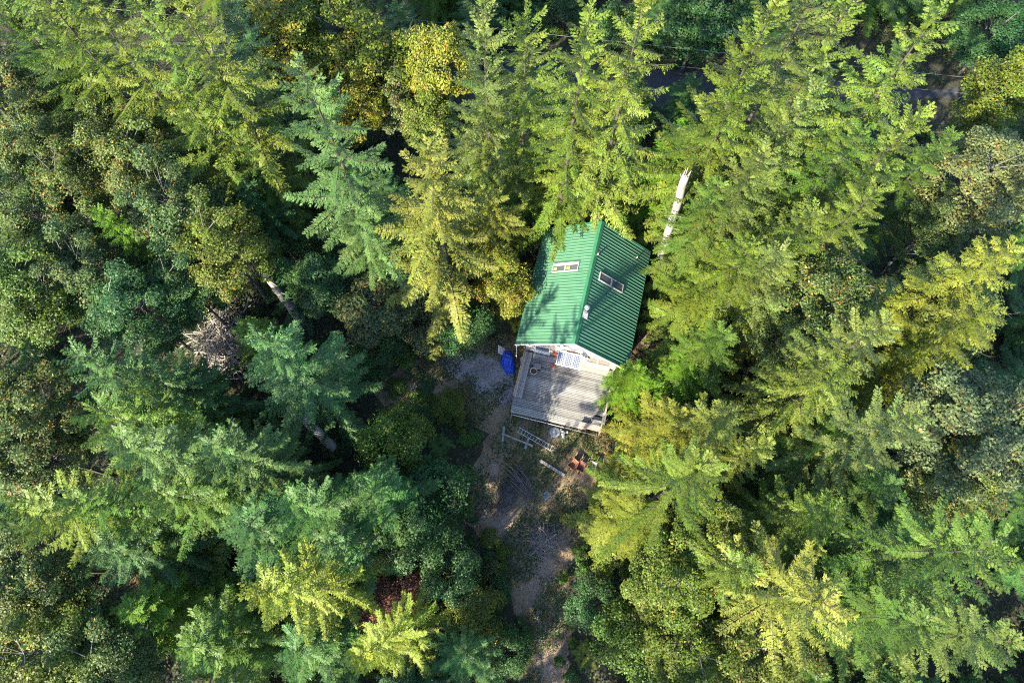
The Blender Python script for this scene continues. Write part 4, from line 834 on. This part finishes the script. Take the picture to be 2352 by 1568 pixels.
# ------------------------------------------------------------------ undergrowth
YARD = [at(a, b, 0) for a, b in [(960, 790), (1100, 755), (1185, 760), (1240, 700), (1300, 500), (1530, 520), (1540, 700), (1500, 900), (1420, 1010), (1400, 1130), (1370, 1260), (1300, 1300), (1330, 1600), (1200, 1600), (1190, 1430), (1130, 1280), (1060, 1200), (1070, 1090), (1090, 1000), (1020, 950), (960, 900)]]
def inside(x, y, poly):
    c = False; n = len(poly)
    for i in range(n):
        a, b = poly[i], poly[i - 1]
        if (a.y > y) != (b.y > y) and x < (b.x - a.x) * (y - a.y) / (b.y - a.y) + a.x: c = not c
    return c
def inside_np(X, Y, poly):
    c = np.zeros(len(X), bool)
    for i in range(len(poly)):
        a, b = poly[i], poly[i - 1]
        if a.y == b.y: continue
        c ^= ((a.y > Y) != (b.y > Y)) & (X < (b.x - a.x) * (Y - a.y) / (b.y - a.y) + a.x)
    return c
def on_road(x, y): return abs((Vector((x, y, 0)) - Vector((A.x, A.y, 0))).dot(nd)) < 3.0
heap = [at(520, 790, 0), at(890, 1378, 0), at(340, 1312, 0)]
def free(x, y): return not inside(x, y, YARD) and not on_road(x, y) and all((Vector((x, y, 0)) - h).length > 2.6 for h in heap)
r2 = random.Random(21)
NAMED = [(o.location.copy(), o['label']) for o in COL.objects if o.parent is None and o.get('category') in ('conifer', 'tree', 'dead tree') and 'group' not in o and len(o['label'].split()) <= 9]
USED = set()
def beside(kind, x, y):
    """words that place a small plant by its nearest named tree, each used once per kind"""
    for d, l in sorted(((p.x - x) ** 2 + (p.y - y) ** 2, l) for p, l in NAMED):
        if (kind, l) not in USED and d < 200 and len((kind + l).split()) < 14: USED.add((kind, l)); return kind + ' beside the ' + l
    return None
BASES = [o.location.copy() for o in COL.objects if o.parent is None and o.get('category') in ('conifer', 'tree', 'dead tree')]
tries = 0; nf = 0
heapz = [at(520, 790, 0), at(480, 880, 0), at(560, 930, 0), at(890, 1378, 0), at(340, 1312, 0), at(650, 690, 0), at(740, 1010, 0)]
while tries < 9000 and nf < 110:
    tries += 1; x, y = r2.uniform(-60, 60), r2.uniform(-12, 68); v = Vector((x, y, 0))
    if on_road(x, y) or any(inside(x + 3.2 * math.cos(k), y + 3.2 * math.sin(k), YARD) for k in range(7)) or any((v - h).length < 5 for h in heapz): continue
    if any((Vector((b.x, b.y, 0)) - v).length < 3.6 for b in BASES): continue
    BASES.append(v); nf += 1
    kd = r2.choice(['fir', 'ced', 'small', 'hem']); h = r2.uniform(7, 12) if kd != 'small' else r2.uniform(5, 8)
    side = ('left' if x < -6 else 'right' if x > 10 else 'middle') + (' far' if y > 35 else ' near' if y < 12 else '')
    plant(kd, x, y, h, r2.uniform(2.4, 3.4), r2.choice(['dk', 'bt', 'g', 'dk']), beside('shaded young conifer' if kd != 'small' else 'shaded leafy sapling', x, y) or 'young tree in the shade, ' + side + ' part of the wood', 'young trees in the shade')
n = 0
while n < 150:
    x, y = (r2.uniform(-52, 52), r2.uniform(-9, 58)) if n % 2 else (r2.uniform(-16, 16), r2.uniform(-9, 26))
    if not free(x, y): continue
    k = 'shrub' if r2.random() < 0.68 else 'fern'
    if k == 'shrub': plant('shrub', x, y, r2.uniform(0.9, 2.2), r2.uniform(0.8, 1.5), r2.choice(['dk', 'g', 'g', 'bt', 'mg', 'br']), beside('low shrub', x, y) or 'low leafy shrub of the forest floor', 'shrubs of the forest floor')
    else: plant('fern', x, y, r2.uniform(0.8, 1.3), r2.uniform(0.8, 1.3), r2.choice(['g', 'bt', 'mg']), beside('fern', x, y) or 'sword fern of the forest floor', 'ferns of the forest floor')
    n += 1
for i in range(46):
    e0 = YARD[10:]; j = r2.randrange(len(e0) - 1); a_, b_ = e0[j], e0[j + 1]; c_ = a_.lerp(b_, r2.random()); x, y = c_.x + r2.gauss(0, 0.5), c_.y + r2.gauss(0, 0.5)
    plant('shrub', x, y, r2.uniform(0.4, 1.0), r2.uniform(0.45, 1.0), r2.choice(['dk', 'g', 'mg', 'bt', 'g']), beside('little shrub at the clearing edge', x, y) or 'little leafy shrub at the edge of the clearing', 'little shrubs along the clearing')
# ground cover: single small leaves close to the soil; grass tufts in the clearing
q = np.random.default_rng(77)
X, Y = q.uniform(-56, 56, 240000), q.uniform(-10, 60, 240000)
ok = (np.sin(X * 0.9 + 2 * np.sin(Y * 0.5)) + np.sin(Y * 0.8 + X * 0.3) > -1.2) & ~inside_np(X, Y, YARD) & (np.abs((X - A.x) * nd.x + (Y - A.y) * nd.y) > 2.8)
for h in heap: ok &= np.hypot(X - h.x, Y - h.y) > 2.2
X, Y = X[ok][:110000], Y[ok][:110000]; pts = [(x, y, gz(x, y)) for x, y in zip(X, Y)]
p = np.array(pts); n = len(p); p[:, 2] += q.uniform(0.02, 0.4, n); N = nrm(np.array([0, 0, 1.0]) + q.normal(0, 0.45, (n, 3))); a = nrm(np.cross(N, q.normal(0, 1, (n, 3)))); b = np.cross(N, a); ln = q.uniform(0.12, 0.34, n)[:, None]
V = np.stack([p - a * ln * .5, p + b * ln * .3, p + a * ln * .5, p - b * ln * .3], 1).reshape(-1, 3)
o = link('ground_cover', mesh_np('ground_cover', V, np.arange(len(V)).reshape(-1, 4), M['leaf'])); o.color = (0.055, 0.105, 0.034, 0.06); tag(o, 'low leafy plants covering the forest floor', 'ground cover', kind='stuff')
X, Y = q.uniform(-14, 16, 420000), q.uniform(-9, 34, 420000)
ok = inside_np(X, Y, YARD) & (np.sin(X * 0.8 + 1.5 * np.sin(Y * 0.7)) + np.sin(Y * 0.9 - X * 0.5) + 0.7 * np.sin(2.1 * X - 1.3 * Y) + q.uniform(-0.7, 0.7, len(X)) > -0.1)
pts = np.stack([X[ok], Y[ok], np.full(ok.sum(), 0.004)], -1)[:48000]
p = np.array(pts); n = len(p); p[:, 2] += q.uniform(0.01, 0.14, n); N = nrm(np.array([0, 0, 1.0]) + q.normal(0, 0.4, (n, 3))); a = nrm(np.cross(N, q.normal(0, 1, (n, 3)))); b = np.cross(N, a); ln = q.uniform(0.06, 0.2, n)[:, None]
V = np.stack([p - a * ln * .5, p + b * ln * .3, p + a * ln * .5, p - b * ln * .3], 1).reshape(-1, 3)
o = link('weeds', mesh_np('weeds', V, np.arange(len(V)).reshape(-1, 4), M['leaf'])); o.color = (0.05, 0.085, 0.022, 0.08); tag(o, 'patches of low weeds in the cabin clearing', 'weeds', kind='stuff')
X, Y = q.uniform(-14, 16, 900000), q.uniform(-9, 34, 900000)
w = np.sin(X * 1.3 + 1.7 * np.sin(Y * 0.9)) + np.sin(Y * 1.1 - X * 0.7) + 0.6 * np.sin(3.1 * X + 2.3 * Y)
ok = inside_np(X, Y, YARD) & (q.uniform(0, 1, len(X)) < 0.25 + 0.3 * w)
pts = np.stack([X[ok], Y[ok], np.full(ok.sum(), 0.004)], -1)[:110000]
p = np.array(pts); n = len(p); d_ = nrm(np.array([0, 0, 0.8]) + q.normal(0, 0.6, (n, 3))); d_[:, 2] = np.abs(d_[:, 2]); ln = q.uniform(0.05, 0.16, n)[:, None]; w = nrm(np.cross(d_, q.normal(0, 1, (n, 3)))) * 0.012
V = np.stack([p - w, p + w, p + d_ * ln], 1).reshape(-1, 3)
o = link('grass', mesh_np('grass', V, np.arange(len(V)).reshape(-1, 3), M['grass'])); o.color = (0.085, 0.085, 0.03, 0.35); tag(o, 'thin dry grass in the cabin clearing', 'grass', kind='stuff')

def litter(name, X, Y, Zs, n, size, col, label, cat):
    p = np.stack([X, Y, Zs], -1); n = len(p); N = nrm(np.array([0, 0, 1.0]) + q.normal(0, 0.2, (n, 3))); a = nrm(np.cross(N, q.normal(0, 1, (n, 3)))); b = np.cross(N, a); ln = size * q.uniform(0.6, 1.4, n)[:, None]
    V = np.stack([p - a * ln * .5, p + b * ln * .32, p + a * ln * .5, p - b * ln * .32], 1).reshape(-1, 3)
    o = link(name, mesh_np(name, V, np.arange(len(V)).reshape(-1, 4), M['leaf'])); o.color = col; tag(o, label, cat, kind='stuff')
X, Y = q.uniform(-14, 16, 60000), q.uniform(-9, 34, 60000); ok = inside_np(X, Y, YARD); X, Y = X[ok][:14000], Y[ok][:14000]
litter('leaf_litter', X, Y, np.full(len(X), 0.02), 0, 0.10, (0.17, 0.095, 0.05, 0.3), 'fallen brown leaves strewn over the clearing', 'leaf litter')
U, Vv = q.uniform(DX0, DX1 - 1.4, 700), q.uniform(DY0 + 0.2, DY1, 700) ; Vv = DY0 + 0.1 + (Vv - DY0) * q.uniform(0.3, 1, 700); c_, s_ = math.cos(CA), math.sin(CA)
litter('needle_litter', CX + c_ * U - s_ * Vv, CY + s_ * U + c_ * Vv, np.full(700, ZF + 0.012), 0, 0.05, (0.13, 0.09, 0.04, 0.3), 'fallen needles and leaves on the deck boards', 'leaf litter')
U = np.concatenate([-4.9 + np.abs(q.normal(0, 1.2, 420)), q.uniform(-4.9, 4.9, 260)]); U = np.clip(U, -4.85, 4.85); Vv = q.uniform(-5.7, 5.7, len(U)); Vv[:420] = np.clip(5.6 - np.abs(q.normal(0, 3.2, 420)), -5.6, 5.6)
litter('needle_litter', CX + c_ * U - s_ * Vv, CY + s_ * U + c_ * Vv, ZR - np.abs(U) * SL + 0.03, 0, 0.055, (0.10, 0.075, 0.03, 0.3), 'fallen needles and twigs lying on the green roof', 'leaf litter')
